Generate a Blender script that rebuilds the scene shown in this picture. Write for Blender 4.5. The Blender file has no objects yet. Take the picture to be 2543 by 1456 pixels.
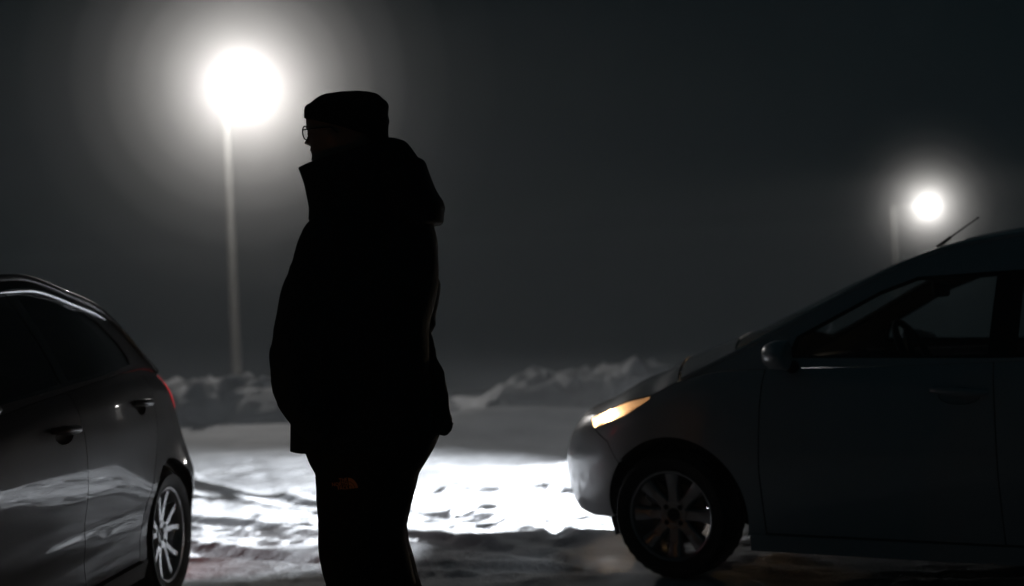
import bpy, bmesh, math, random
import numpy as np
from mathutils import Vector, Matrix, noise
from mathutils.geometry import delaunay_2d_cdt
from mathutils.bvhtree import BVHTree

# ------------------------------------------------------------------ camera
R = math.radians
scene = bpy.context.scene
COL = scene.collection
CAM_H, ROLL = 1.25, R(2.3)
cam_data = bpy.data.cameras.new("camera")
cam = bpy.data.objects.new("camera", cam_data); COL.objects.link(cam)
cam_data.sensor_width = 36.0
cam_data.lens = 36.0 * 3530 / 2543
cam_data.clip_start = 0.05; cam_data.clip_end = 600
_c, _s = math.cos(ROLL), math.sin(ROLL)
cam.matrix_world = Matrix(((_c, _s, 0, 0), (0, 0, -1, 0), (-_s, _c, 0, CAM_H), (0, 0, 0, 1)))
cam_data.dof.use_dof = True
cam_data.dof.focus_distance = 4.4
cam_data.dof.aperture_fstop = 1.8
scene.camera = cam

# ------------------------------------------------------------------ night sky, exposure
world = bpy.data.worlds.new("World"); scene.world = world
world.use_nodes = True
bg = world.node_tree.nodes["Background"]
bg.inputs["Color"].default_value = (0.16, 0.74, 1.0, 1)
bg.inputs["Strength"].default_value = 0.0043
scene.view_settings.view_transform = 'Standard'
scene.view_settings.look = 'None'
scene.view_settings.exposure = 0.0
scene.view_settings.gamma = 1.0
scene.render.engine = 'CYCLES'
scene.cycles.volume_bounces = 1
scene.cycles.max_bounces = 8
scene.cycles.use_denoising = True
scene.cycles.sample_clamp_indirect = 4.0

FOG_DENSITY, FOG_G = 0.0039, 0.22
HALO_FOG = ((1.3, .025), (1.7, .028), (2.15, .025), (2.7, .016), (3.4, .0065), (4.2, .003))   # radius, density: nested fog balls added to make the glow round each lamp
LAMP_W, LAMP2_W, LAMP_DOWN_W = 470.0, 600.0, 300.0        # the two lot lights
FOGLAMP_W = 150.0                        # the silver car's front fog lamps
WARM_W = 3.6                             # its halogen side spill
BEAM_W = 6000.0                          # headlamps of the car waiting beyond it, out of the picture
AMBER_W = 0.5                            # side repeater of the grey car
RED_W = 0.8                              # its rear fog lamp

# ------------------------------------------------------------------ small helpers
def pchip(xs, ys):
    xs = np.asarray(xs, float); ys = np.asarray(ys, float)
    if xs[0] > xs[-1]: xs, ys = xs[::-1], ys[::-1]
    h = np.diff(xs); d = np.diff(ys) / h
    m = np.zeros(len(xs))
    if len(xs) == 2: m[:] = d[0]
    else:
        for i in range(1, len(xs) - 1):
            if d[i-1] * d[i] > 0:
                w1, w2 = 2*h[i] + h[i-1], h[i] + 2*h[i-1]
                m[i] = (w1 + w2) / (w1 / d[i-1] + w2 / d[i])
        m[0], m[-1] = d[0], d[-1]
    def f(x):
        x = np.clip(np.asarray(x, float), xs[0], xs[-1])
        i = np.clip(np.searchsorted(xs, x) - 1, 0, len(xs) - 2)
        t = (x - xs[i]) / h[i]
        return ((1 + 2*t) * (1-t)**2 * ys[i] + t * (1-t)**2 * h[i] * m[i]
                + t*t * (3 - 2*t) * ys[i+1] + t*t * (t-1) * h[i] * m[i+1])
    return f

def smooth(a, b, x):
    t = np.clip((np.asarray(x, float) - a) / (b - a), 0, 1)
    return t * t * (3 - 2*t)

_rng = np.random.RandomState(7)
_TAB = _rng.rand(256, 256)
def vnoise(x, y):
    x = np.asarray(x, float); y = np.asarray(y, float)
    xi = np.floor(x).astype(int); yi = np.floor(y).astype(int)
    fx = x - xi; fy = y - yi
    fx = fx**3 * (fx*(fx*6 - 15) + 10); fy = fy**3 * (fy*(fy*6 - 15) + 10)
    a = _TAB[xi & 255, yi & 255]; b = _TAB[(xi+1) & 255, yi & 255]
    c = _TAB[xi & 255, (yi+1) & 255]; d = _TAB[(xi+1) & 255, (yi+1) & 255]
    return (a*(1-fx) + b*fx) * (1-fy) + (c*(1-fx) + d*fx) * fy * 1.0
def fbm(x, y, octs=4, gain=0.5):
    t = 0; a = 1; n = 0
    for k in range(octs):
        ca, sa = math.cos(0.7*k), math.sin(0.7*k)
        t = t + a * (vnoise((x*ca - y*sa) * 2**k + 17*k, (x*sa + y*ca) * 2**k + 31*k) - 0.5); n += a; a *= gain
    return t / n * 2
def billow(x, y, octs=3):
    t = 0; a = 1; n = 0
    for k in range(octs):
        ca, sa = math.cos(1.1*k+.3), math.sin(1.1*k+.3)
        t = t + a * np.abs(vnoise((x*ca - y*sa) * 2**k + 9*k, (x*sa + y*ca) * 2**k + 5*k) * 2 - 1); n += a; a *= 0.5
    return t / n

def link(name, me, mat=None, parent=None):
    o = bpy.data.objects.new(name, me); COL.objects.link(o)
    if mat is not None and len(me.materials) == 0: me.materials.append(mat)
    if parent is not None: o.parent = parent
    return o

def thing(name, label, cat, group=None, mw=None):
    o = bpy.data.objects.new(name, None); COL.objects.link(o)
    o.empty_display_size = 0.2
    o['label'] = label; o['category'] = cat
    if group: o['group'] = group
    if mw is not None: o.matrix_world = mw
    return o

class MB:
    """collects quads / grids / lathes into one mesh"""
    def __init__(self): self.v = []; self.f = []; self.mi = []; self.cur = 0
    def add(self, vs, fs):
        o = len(self.v); self.v += [tuple(p) for p in vs]
        self.f += [tuple(i + o for i in f) for f in fs]; self.mi += [self.cur] * len(fs)
    def grid(self, P, close_u=False, close_v=False, flip=False):
        nu, nv = len(P), len(P[0]); vs = [p for row in P for p in row]; fs = []
        for i in range(nu if close_u else nu - 1):
            for j in range(nv if close_v else nv - 1):
                a = i*nv + j; b = ((i+1) % nu)*nv + j; c = ((i+1) % nu)*nv + (j+1) % nv; d = i*nv + (j+1) % nv
                fs.append((a, d, c, b) if flip else (a, b, c, d))
        self.add(vs, fs)
    def rings(self, rings, cap0=True, cap1=True):
        n = len(rings[0]); o = len(self.v)
        self.grid(rings, close_v=True)
        if cap0: self.add([], [tuple(range(n))][:0]); self.f.append(tuple(o + i for i in range(n))); self.mi.append(self.cur)
        if cap1: self.f.append(tuple(o + (len(rings)-1)*n + i for i in reversed(range(n)))); self.mi.append(self.cur)
    def tube(self, pts, rad, n=12, cap=True):
        pts = [Vector(p) for p in pts]
        if not hasattr(rad, '__len__'): rad = [rad] * len(pts)
        up = None; rings = []
        for i, p in enumerate(pts):
            t = (pts[min(i+1, len(pts)-1)] - pts[max(i-1, 0)]).normalized()
            if up is None: up = Vector((0, 0, 1)) if abs(t.z) < 0.9 else Vector((1, 0, 0))
            a = t.cross(up).normalized(); b = a.cross(t).normalized(); up = b
            rings.append([p + (a*math.cos(2*math.pi*k/n) + b*math.sin(2*math.pi*k/n)) * rad[i] for k in range(n)])
        self.rings(rings, cap, cap)
    def box(self, c, s, bev=0.0, rot=None):
        c = Vector(c); hx, hy, hz = s[0]/2, s[1]/2, s[2]/2
        if bev <= 0:
            vs = [Vector((x*hx, y*hy, z*hz)) for x in (-1, 1) for y in (-1, 1) for z in (-1, 1)]
            fs = [(0, 1, 3, 2), (4, 6, 7, 5), (0, 4, 5, 1), (2, 3, 7, 6), (0, 2, 6, 4), (1, 5, 7, 3)]
        else:
            bm = bmesh.new(); bmesh.ops.create_cube(bm, size=1)
            bmesh.ops.scale(bm, vec=s, verts=bm.verts)
            bmesh.ops.bevel(bm, geom=bm.edges[:], offset=bev, segments=3, affect='EDGES', profile=0.5)
            bm.verts.index_update(); vs = [v.co.copy() for v in bm.verts]; fs = [tuple(v.index for v in f.verts) for f in bm.faces]; bm.free()
        if rot is not None: vs = [rot @ v for v in vs]
        self.add([v + c for v in vs], fs)
    def lathe(self, prof, n=48, axis='y', c=(0, 0, 0), closed=False):
        c = Vector(c); rings = []
        for (r, h) in prof:
            ring = []
            for k in range(n):
                a = 2*math.pi*k/n
                if axis == 'y': ring.append(c + Vector((r*math.cos(a), h, r*math.sin(a))))
                else: ring.append(c + Vector((r*math.cos(a), r*math.sin(a), h)))
            rings.append(ring)
        self.grid(rings, close_u=closed, close_v=True, flip=(axis == 'y'))
    def build(self, name, mat, parent=None, smooth_=True, angle=40):
        me = bpy.data.meshes.new(name); me.from_pydata(self.v, [], self.f)
        mats = mat if isinstance(mat, (list, tuple)) else [mat]
        for m in mats: me.materials.append(m)
        if len(mats) > 1: me.polygons.foreach_set('material_index', self.mi)
        bm = bmesh.new(); bm.from_mesh(me); bmesh.ops.remove_doubles(bm, verts=bm.verts, dist=1e-5)
        bmesh.ops.recalc_face_normals(bm, faces=bm.faces)
        if smooth_:
            for f in bm.faces: f.smooth = True
            for e in bm.edges:
                if len(e.link_faces) == 2 and e.calc_face_angle(0) > R(angle): e.smooth = False
        bm.to_mesh(me); bm.free()
        return link(name, me, None, parent)

# ------------------------------------------------------------------ materials
def mat_new(name):
    m = bpy.data.materials.new(name); m.use_nodes = True
    return m, m.node_tree.nodes, m.node_tree.links, m.node_tree.nodes["Principled BSDF"]
def principled(name, col, rough=0.5, metal=0.0, coat=0.0, var=0.0, vscale=8.0, bump=0.0, bscale=60.0, spec=0.5):
    m, N, L, b = mat_new(name)
    b.inputs["Base Color"].default_value = (*col, 1); b.inputs["Roughness"].default_value = rough
    b.inputs["Metallic"].default_value = metal; b.inputs["Coat Weight"].default_value = coat
    b.inputs["Coat Roughness"].default_value = 0.04; b.inputs["Specular IOR Level"].default_value = spec
    tc = N.new("ShaderNodeTexCoord")
    if var > 0:
        n = N.new("ShaderNodeTexNoise"); n.inputs["Scale"].default_value = vscale; n.inputs["Detail"].default_value = 5
        mx = N.new("ShaderNodeMix"); mx.data_type = 'RGBA'
        mx.inputs[6].default_value = (*[c*(1-var) for c in col], 1); mx.inputs[7].default_value = (*[min(1, c*(1+var)) for c in col], 1)
        L.new(tc.outputs["Object"], n.inputs["Vector"]); L.new(n.outputs["Fac"], mx.inputs[0]); L.new(mx.outputs[2], b.inputs["Base Color"])
        mr = N.new("ShaderNodeMapRange"); mr.inputs[3].default_value = rough*0.85; mr.inputs[4].default_value = min(1, rough*1.25)
        L.new(n.outputs["Fac"], mr.inputs[0]); L.new(mr.outputs[0], b.inputs["Roughness"])
    if bump > 0:
        n2 = N.new("ShaderNodeTexNoise"); n2.inputs["Scale"].default_value = bscale; n2.inputs["Detail"].default_value = 4
        bp = N.new("ShaderNodeBump"); bp.inputs["Strength"].default_value = bump; bp.inputs["Distance"].default_value = 0.01
        L.new(tc.outputs["Object"], n2.inputs["Vector"]); L.new(n2.outputs["Fac"], bp.inputs["Height"]); L.new(bp.outputs[0], b.inputs["Normal"])
    return m
def emissive(name, col, strength):
    m, N, L, b = mat_new(name)
    b.inputs["Base Color"].default_value = (*[min(1, c) for c in col], 1)
    b.inputs["Emission Color"].default_value = (*col, 1); b.inputs["Emission Strength"].default_value = strength
    return m
def glass(name, tint, refl=1.0):
    m, N, L, b = mat_new(name)
    N.remove(b); out = N["Material Output"]
    tr = N.new("ShaderNodeBsdfTransparent"); tr.inputs[0].default_value = (*tint, 1)
    gl = N.new("ShaderNodeBsdfGlossy"); gl.inputs["Roughness"].default_value = 0.02
    gl.inputs["Color"].default_value = (refl, refl, refl, 1)
    lw = N.new("ShaderNodeLayerWeight"); lw.inputs[0].default_value = .5
    pw = N.new("ShaderNodeMath"); pw.operation = 'POWER'; pw.inputs[1].default_value = 5
    ma = N.new("ShaderNodeMath"); ma.operation = 'MULTIPLY_ADD'; ma.inputs[1].default_value = .8; ma.inputs[2].default_value = .04
    mx = N.new("ShaderNodeMixShader")
    L.new(lw.outputs["Facing"], pw.inputs[0]); L.new(pw.outputs[0], ma.inputs[0]); L.new(ma.outputs[0], mx.inputs[0])
    L.new(tr.outputs[0], mx.inputs[1]); L.new(gl.outputs[0], mx.inputs[2]); L.new(mx.outputs[0], out.inputs[0])
    return m

M = {}
M['silver'] = principled("silver_paint", (0.58, 0.58, 0.59), 0.34, 0.15, 1.0, 0.06, 3.0)
M['grey'] = principled("graphite_paint", (0.022, 0.019, 0.020), 0.45, 0.0, 0.26, 0.08, 3.0, spec=.10)
M['dark'] = principled("black_plastic", (0.012, 0.012, 0.013), 0.6, 0, 0, 0.2, 20, 0.1, 200)
M['trim'] = principled("satin_trim", (0.3, 0.3, 0.31), 0.28, 1.0)
M['gloss_black'] = principled("gloss_black_trim", (0.01, 0.01, 0.01), 0.15)
M['rubber'] = principled("tyre_rubber", (0.018, 0.018, 0.019), 0.75, 0, 0, 0.25, 15, 0.2, 150)
M['alloy'] = principled("alloy_rim", (0.42, 0.42, 0.43), 0.33, 0.85, 0.3, 0.12, 12)
M['steel'] = principled("brake_steel", (0.16, 0.15, 0.14), 0.45, 0.9, 0, 0.2, 30)
M['interior'] = principled("cabin_fabric", (0.012, 0.013, 0.014), 0.85, 0, 0, 0.2, 30)
M['glass'] = glass("window_glass", (0.58, 0.64, 0.65))
M['glass_dark'] = glass("tinted_glass", (0.05, 0.055, 0.06))
M['lens'] = glass("lamp_lens", (0.9, 0.9, 0.9))
M['chrome'] = principled("lamp_reflector", (0.7, 0.68, 0.64), 0.18, 1.0)

# ------------------------------------------------------------------ trimmed panels on analytic surfaces
def resample(poly, step):
    out = []
    n = len(poly)
    for i in range(n):
        a = np.array(poly[i], float); b = np.array(poly[(i+1) % n], float)
        k = max(1, int(math.ceil(np.linalg.norm(b - a) / step)))
        for j in range(k): out.append(a + (b - a) * j / k)
    return np.array(out)
def inside(poly, P):
    x, y = P[:, 0], P[:, 1]; res = np.zeros(len(P), bool); n = len(poly); j = n - 1
    for i in range(n):
        xi, yi = poly[i]; xj, yj = poly[j]
        c = ((yi > y) != (yj > y)) & (x < (xj - xi) * (y - yi) / (yj - yi + 1e-30) + xi)
        res ^= c; j = i
    return res
def poly_dist(loop, P):
    d = np.full(len(P), 1e9)
    for i in range(len(loop)):
        a = loop[i]; b = loop[(i+1) % len(loop)]; ab = b - a
        t = np.clip(((P - a) @ ab) / (ab @ ab + 1e-30), 0, 1)
        d = np.minimum(d, np.linalg.norm(P - (a + t[:, None] * ab), axis=1))
    return d
def inset(poly, g):
    p = np.array(poly, float); n = len(p)
    area = 0.5 * np.sum(p[:, 0]*np.roll(p[:, 1], -1) - np.roll(p[:, 0], -1)*p[:, 1]); sg = 1 if area > 0 else -1
    out = []
    for i in range(n):
        a, b, c = p[i-1], p[i], p[(i+1) % n]
        e1 = (b - a) / (np.linalg.norm(b - a) + 1e-12); e2 = (c - b) / (np.linalg.norm(c - b) + 1e-12)
        n1 = np.array([-e1[1], e1[0]]) * sg; n2 = np.array([-e2[1], e2[0]]) * sg
        k = n1 + n2; l = k @ k
        k = k * 2 / l if l > 0.4 else n1
        out.append(b + k * g)
    return out

def panel_data(surf, poly, holes=(), step=0.035, gap=0.0, thick=0.012, off=0.0, sign=1):
    """mesh of a flat outline laid on surf; returns verts, normals, tris"""
    if gap: poly = inset(poly, gap); holes = [inset(h, -gap) for h in holes]
    loops = [resample(poly, step)] + [resample(h, step) for h in holes]
    lo = loops[0].min(0); hi = loops[0].max(0)
    gx = np.arange(lo[0] + step*0.5, hi[0], step); gy = np.arange(lo[1] + step*0.5, hi[1], step)
    G = np.array([(x, y) for x in gx for y in gy]) if len(gx) and len(gy) else np.zeros((0, 2))
    if len(G):
        ok = inside(loops[0], G)
        for h in loops[1:]: ok &= ~inside(h, G)
        G = G[ok]
        for l in loops:
            if len(G): G = G[poly_dist(l, G) > step * 0.55]
    pts = [Vector(p) for l in loops for p in l] + [Vector(p) for p in G]
    edges = []; o = 0
    for l in loops:
        edges += [(o + i, o + (i+1) % len(l)) for i in range(len(l))]; o += len(l)
    V, E, F, *_ = delaunay_2d_cdt(pts, edges, [], 0, 1e-6)
    V = np.array([tuple(v) for v in V]); F = [f for f in F if len(f) == 3]
    cen = np.array([V[list(f)].mean(0) for f in F])
    ok = inside(loops[0], cen)
    for h in loops[1:]: ok &= ~inside(h, cen)
    F = [f for f, k in zip(F, ok) if k]
    def evaln(A):
        e = 2e-3
        P = surf(A[:, 0], A[:, 1])
        du = surf(A[:, 0] + e, A[:, 1]) - surf(A[:, 0] - e, A[:, 1])
        dv = surf(A[:, 0], A[:, 1] + e) - surf(A[:, 0], A[:, 1] - e)
        n = np.cross(du, dv) * sign
        n /= (np.linalg.norm(n, axis=1)[:, None] + 1e-12)
        return P + n * off, n
    P, Nn = evaln(V)
    tris = []
    for f in F:
        a, b, c = f
        nn = np.cross(P[b] - P[a], P[c] - P[a])
        tris.append((a, b, c) if nn @ Nn[a] >= 0 else (a, c, b))
    vs = [P]; ns = [Nn]; cnt = len(P)
    if thick != 0:
        for l in loops:
            B, BN = evaln(l); n = len(l)
            nx = np.roll(B, -1, 0) - np.roll(B, 1, 0)
            sk = np.cross(nx, BN); sk /= (np.linalg.norm(sk, axis=1)[:, None] + 1e-12)
            ctr = np.array([0.0, 0, 0])
            # outward side of the loop: away from the panel interior
            area = 0.5 * np.sum(l[:, 0]*np.roll(l[:, 1], -1) - np.roll(l[:, 0], -1)*l[:, 1])
            s2 = (1 if area > 0 else -1) * sign * (1 if l is loops[0] else -1)
            vs += [B, B - BN * thick]; ns += [sk * s2, sk * s2]
            for i in range(n):
                a, b = cnt + i, cnt + (i+1) % n; c, d = cnt + n + (i+1) % n, cnt + n + i
                tris += [(a, b, c), (a, c, d)]
            cnt += 2 * n
    return np.vstack(vs), np.vstack(ns), tris

def panel(name, mat, parent, pieces, mirror=0):
    """pieces: list of panel_data tuples joined in one mesh. mirror: 0 as is, 1 mirrored, 2 both."""
    Vs, Ns, Ts, o = [], [], [], 0
    for (V, N_, T) in pieces:
        for mm in ((0,), (1,), (0, 1))[mirror]:
            k = np.array([1, -1 if mm else 1, 1])
            Vs.append(V * k); Ns.append(N_ * k)
            Ts += [tuple(i + o for i in (t if not mm else t[::-1])) for t in T]; o += len(V)
    V = np.vstack(Vs); N_ = np.vstack(Ns)
    me = bpy.data.meshes.new(name); me.from_pydata([tuple(v) for v in V], [], Ts)
    for p in me.polygons: p.use_smooth = True
    me.normals_split_custom_set_from_vertices([tuple(n) for n in N_])
    return link(name, me, mat, parent)

def arc(cx, cz, r, a0, a1, n=18):
    return [(cx + r*math.cos(R(a0 + (a1-a0)*i/(n-1))), cz + r*math.sin(R(a0 + (a1-a0)*i/(n-1)))) for i in range(n)]

# ------------------------------------------------------------------ car surfaces
class CarSurf:
    def __init__(s, p):
        s.__dict__.update(p)
        s.xF = s.WB + s.OF; s.xR = -s.OR
        xm = 0.5 * (s.xcF + s.xcR); hl = 0.5 * (s.xcF - s.xcR)
        th = np.linspace(0, math.pi/2, 160)
        fx = s.xcF + (s.xF - s.xcF) * np.sin(th)**(2/s.nF); fy = np.cos(th)**(2/s.nF)
        rx = s.xcR - (s.xcR - s.xR) * np.sin(th)**(2/s.nR); ry = np.cos(th)**(2/s.nR)
        mx = np.linspace(s.xcR, s.xcF, 80)[1:-1]
        X = np.concatenate([rx[::-1], mx, fx]); Y = np.concatenate([ry[::-1], np.ones(len(mx)), fy])
        Y = Y * (1 - s.bar * np.clip(np.abs((X - xm) / hl), 0, 1.5)**2.2)
        S = np.concatenate([[0], np.cumsum(np.hypot(np.diff(X), np.diff(Y * s.W)))])
        S += xm - np.interp(xm, X, S)
        s.S, s.X, s.Y = S, X, Y; s.sF, s.sR = S[-1], S[0]
        ex = lambda L: [(s.sF if a == 'F' else s.sR if a == 'R' else a, b) for a, b in L]
        q = ex(s.zs); s.fzs = pchip(*zip(*q))
        s.fW = pchip(*zip(*s.wz)); s.fF = pchip(*zip(*s.tipF)); s.fR = pchip(*zip(*s.tipR))
        q = ex(s.hoodcr); s.fHc = pchip(*zip(*q))
        C = np.array(s.C, float)
        for i in (0, -1): C[i, 1] = float(s.fzs(np.interp(C[i, 0], s.X, s.S)))
        # densify the cantrail curve with a smooth spline over its chord length
        cl = np.concatenate([[0], np.cumsum(np.hypot(*np.diff(C, axis=0).T))])
        s.fCx, s.fCz = pchip(cl, C[:, 0]), pchip(cl, C[:, 1]); s.aE = cl[-1]; s.cl = cl
        a = np.linspace(0, s.aE, 90); s.Cpoly = list(zip(s.fCx(a), s.fCz(a)))
        s.fbow = pchip(*zip(*[(k * s.aE, v) for k, v in s.bow])); s.fcr = pchip(*zip(*[(k * s.aE, v) for k, v in s.crown]))
        s.xcowl = C[0, 0]; s.xtail = C[-1, 0]
        s.scowl = float(np.interp(s.xcowl, s.X, s.S)); s.stail = float(np.interp(s.xtail, s.X, s.S))
    def sx(s, x): return np.interp(x, s.X, s.S)
    def L(s, a, z):
        a = np.asarray(a, float); z = np.asarray(z, float)
        X = np.interp(a, s.S, s.X); Y = np.interp(a, s.S, s.Y)
        x = X + s.fF(z) * smooth(s.xcF - 0.1, s.xF, X) - s.fR(z) * smooth(-s.xcR - 0.1, -s.xR, -X)
        zz = s.fzs(a)
        y = Y * (s.W * s.fW(z)) - np.minimum(1, Y * 3) * s.rnd * np.clip(1 - (zz - z) / s.rndh, 0, 1)**2
        if s.crease is not None:
            y = y + Y * s.crease(X, z)
        return np.stack([x, y, z + 0 * a], -1)
    def yE(s, x):
        a = s.sx(np.clip(x, s.xR + 0.03, s.xF)); return s.L(a, s.fzs(a))[..., 1], s.fzs(a)
    def U(s, x, z):
        ye, zz = s.yE(x); h = np.asarray(z, float) - zz
        return np.stack([np.asarray(x, float) + 0 * h, ye - s.tum * h - s.tum2 * h * np.abs(h), np.asarray(z, float) + 0 * h], -1)
    def T(s, a, b):
        a = np.clip(a, 0, s.aE); x = s.fCx(a); z = s.fCz(a); y = s.U(x, z)[..., 1]; t = np.asarray(b, float) / 0.6
        k = 1 - np.abs(t)**2.4
        return np.stack([x + s.fbow(a) * k, y * t, z + s.fcr(a) * k], -1)
    def H(s, a, b):
        e = s.L(a, s.fzs(a)); t = np.asarray(b, float) / 0.6; k = 1 - np.abs(t)**2.4
        w = smooth(s.sF, s.scowl, a)
        return np.stack([e[..., 0] + s.bow[0][1] * k * w, e[..., 1] * t, e[..., 2] + s.fHc(a) * k], -1)
    def D(s, a, b):
        e = s.L(a, s.fzs(a)); t = np.asarray(b, float) / 0.6; k = 1 - np.abs(t)**2.4
        w = np.clip((a - s.sR) / (s.stail - s.sR), 0, 1)
        return np.stack([e[..., 0] + s.bow[-1][1] * k * w, e[..., 1] * t, e[..., 2] + s.crown[-1][1] * k * w], -1)
    def edge(s, a0, a1, n=30):
        a = np.linspace(a0, a1, n); return list(zip(a, s.fzs(a)))

def wheel(parent, name, loc, kind, side, steer=0, rt=0.30, rr=0.2):
    """alloy wheel with tyre and disc; outer face towards +y"""
    w = MB()
    w.lathe([(rr, .088), (rr-.004, .094), (rr-.012, .09), (rr-.02, .07), (rr-.03, .02), (rr-.028, -.09), (rr, -.095)], 64)
    def spoke(a0, a1, w0, w1, d0=.062, d1=.078, r0=.035, r1=None):
        r1 = r1 or rr - .012; rows = []
        for i in range(9):
            t = i / 8; r = r0 + (r1 - r0)*t; a = a0 + (a1 - a0)*(t**0.85)
            hw = w0 + (w1 - w0)*t + (0.006 if kind == 'eight' else .002)*(4*(t-.5)**2 - .4)
            d = d0 + (d1 - d0)*t*t
            row = []
            for (u, v) in ((-1.12, -.032), (-1, -.006), (-.72, 0), (.72, 0), (1, -.006), (1.12, -.032)):
                row.append((r*math.cos(a) - u*hw*math.sin(a), d + v, r*math.sin(a) + u*hw*math.cos(a)))
            rows.append(row)
        w.grid(rows, close_v=True, flip=True)
    if kind == 'eight':
        for k in range(8):
            a = 2*math.pi*(k + .5)/8 + math.pi/8; spoke(a, a, .024, .029)
        w.lathe([(0.0001, .052), (.026, .054), (.03, .06), (.058, .064), (.064, .05), (.064, .02)], 40)
    else:
        for k in range(5):
            a = 2*math.pi*k/5 + math.pi/2
            spoke(a + .12, a + .30, .017, .0145); spoke(a - .12, a - .30, .017, .0145)
        w.lathe([(0.0001, .055), (.024, .056), (.028, .062), (.056, .066), (.062, .05), (.062, .02)], 40)
    o = w.build(name, M['alloy'], parent)
    n4 = 4; lg = MB()
    for k in range(n4):
        a = 2*math.pi*k/n4 + math.pi/4
        lg.lathe([(.0001, .066), (.009, .066), (.011, .0655)], 14, c=(.045*math.cos(a), 0, .045*math.sin(a)))
    lg.lathe([(.0001, .06), (.02, .0605), (.024, .0595)], 24)
    lg.build('wheel_bolts', M['dark'], o)
    t = MB(); n = 144; rings = []
    for (r, h, lug) in ((rr-.002, .088, 0), (rr+.012, .1, 0), (rr+.05, .108, 0), (rt-.03, .1, 0), (rt-.012, .09, 1), (rt, .072, 1), (rt+.001, .04, 0), (rt-.006, .032, 0), (rt+.001, .026, 0),
                        (rt+.001, -.026, 0), (rt-.006, -.032, 0), (rt+.001, -.04, 0), (rt, -.072, 1), (rt-.03, -.1, 0), (rr+.04, -.108, 0), (rr-.002, -.09, 0)):
        rings.append([((r - lug*(.003 if (k // 2) % 2 else 0))*math.cos(2*math.pi*k/n), h, (r - lug*(.003 if (k//2) % 2 else 0))*math.sin(2*math.pi*k/n)) for k in range(n)])
    t.grid(rings, close_v=True, flip=True); t.build('tyre', M['rubber'], o, angle=50)
    d = MB(); d.lathe([(.06, .02), (.125, .02), (.125, -.004), (.06, -.004)], 48, closed=True); d.lathe([(.0001, .03), (.06, .03), (.065, -.03)], 32)
    d.box((.09, .01, .08), (.07, .05, .1), .012, Matrix.Rotation(R(-40), 3, 'Y'))
    d.build('brake_disc', M['steel'], o)
    o.location = loc; o.rotation_euler = (0, 0, steer + (0 if side > 0 else math.pi))
    return o

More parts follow.
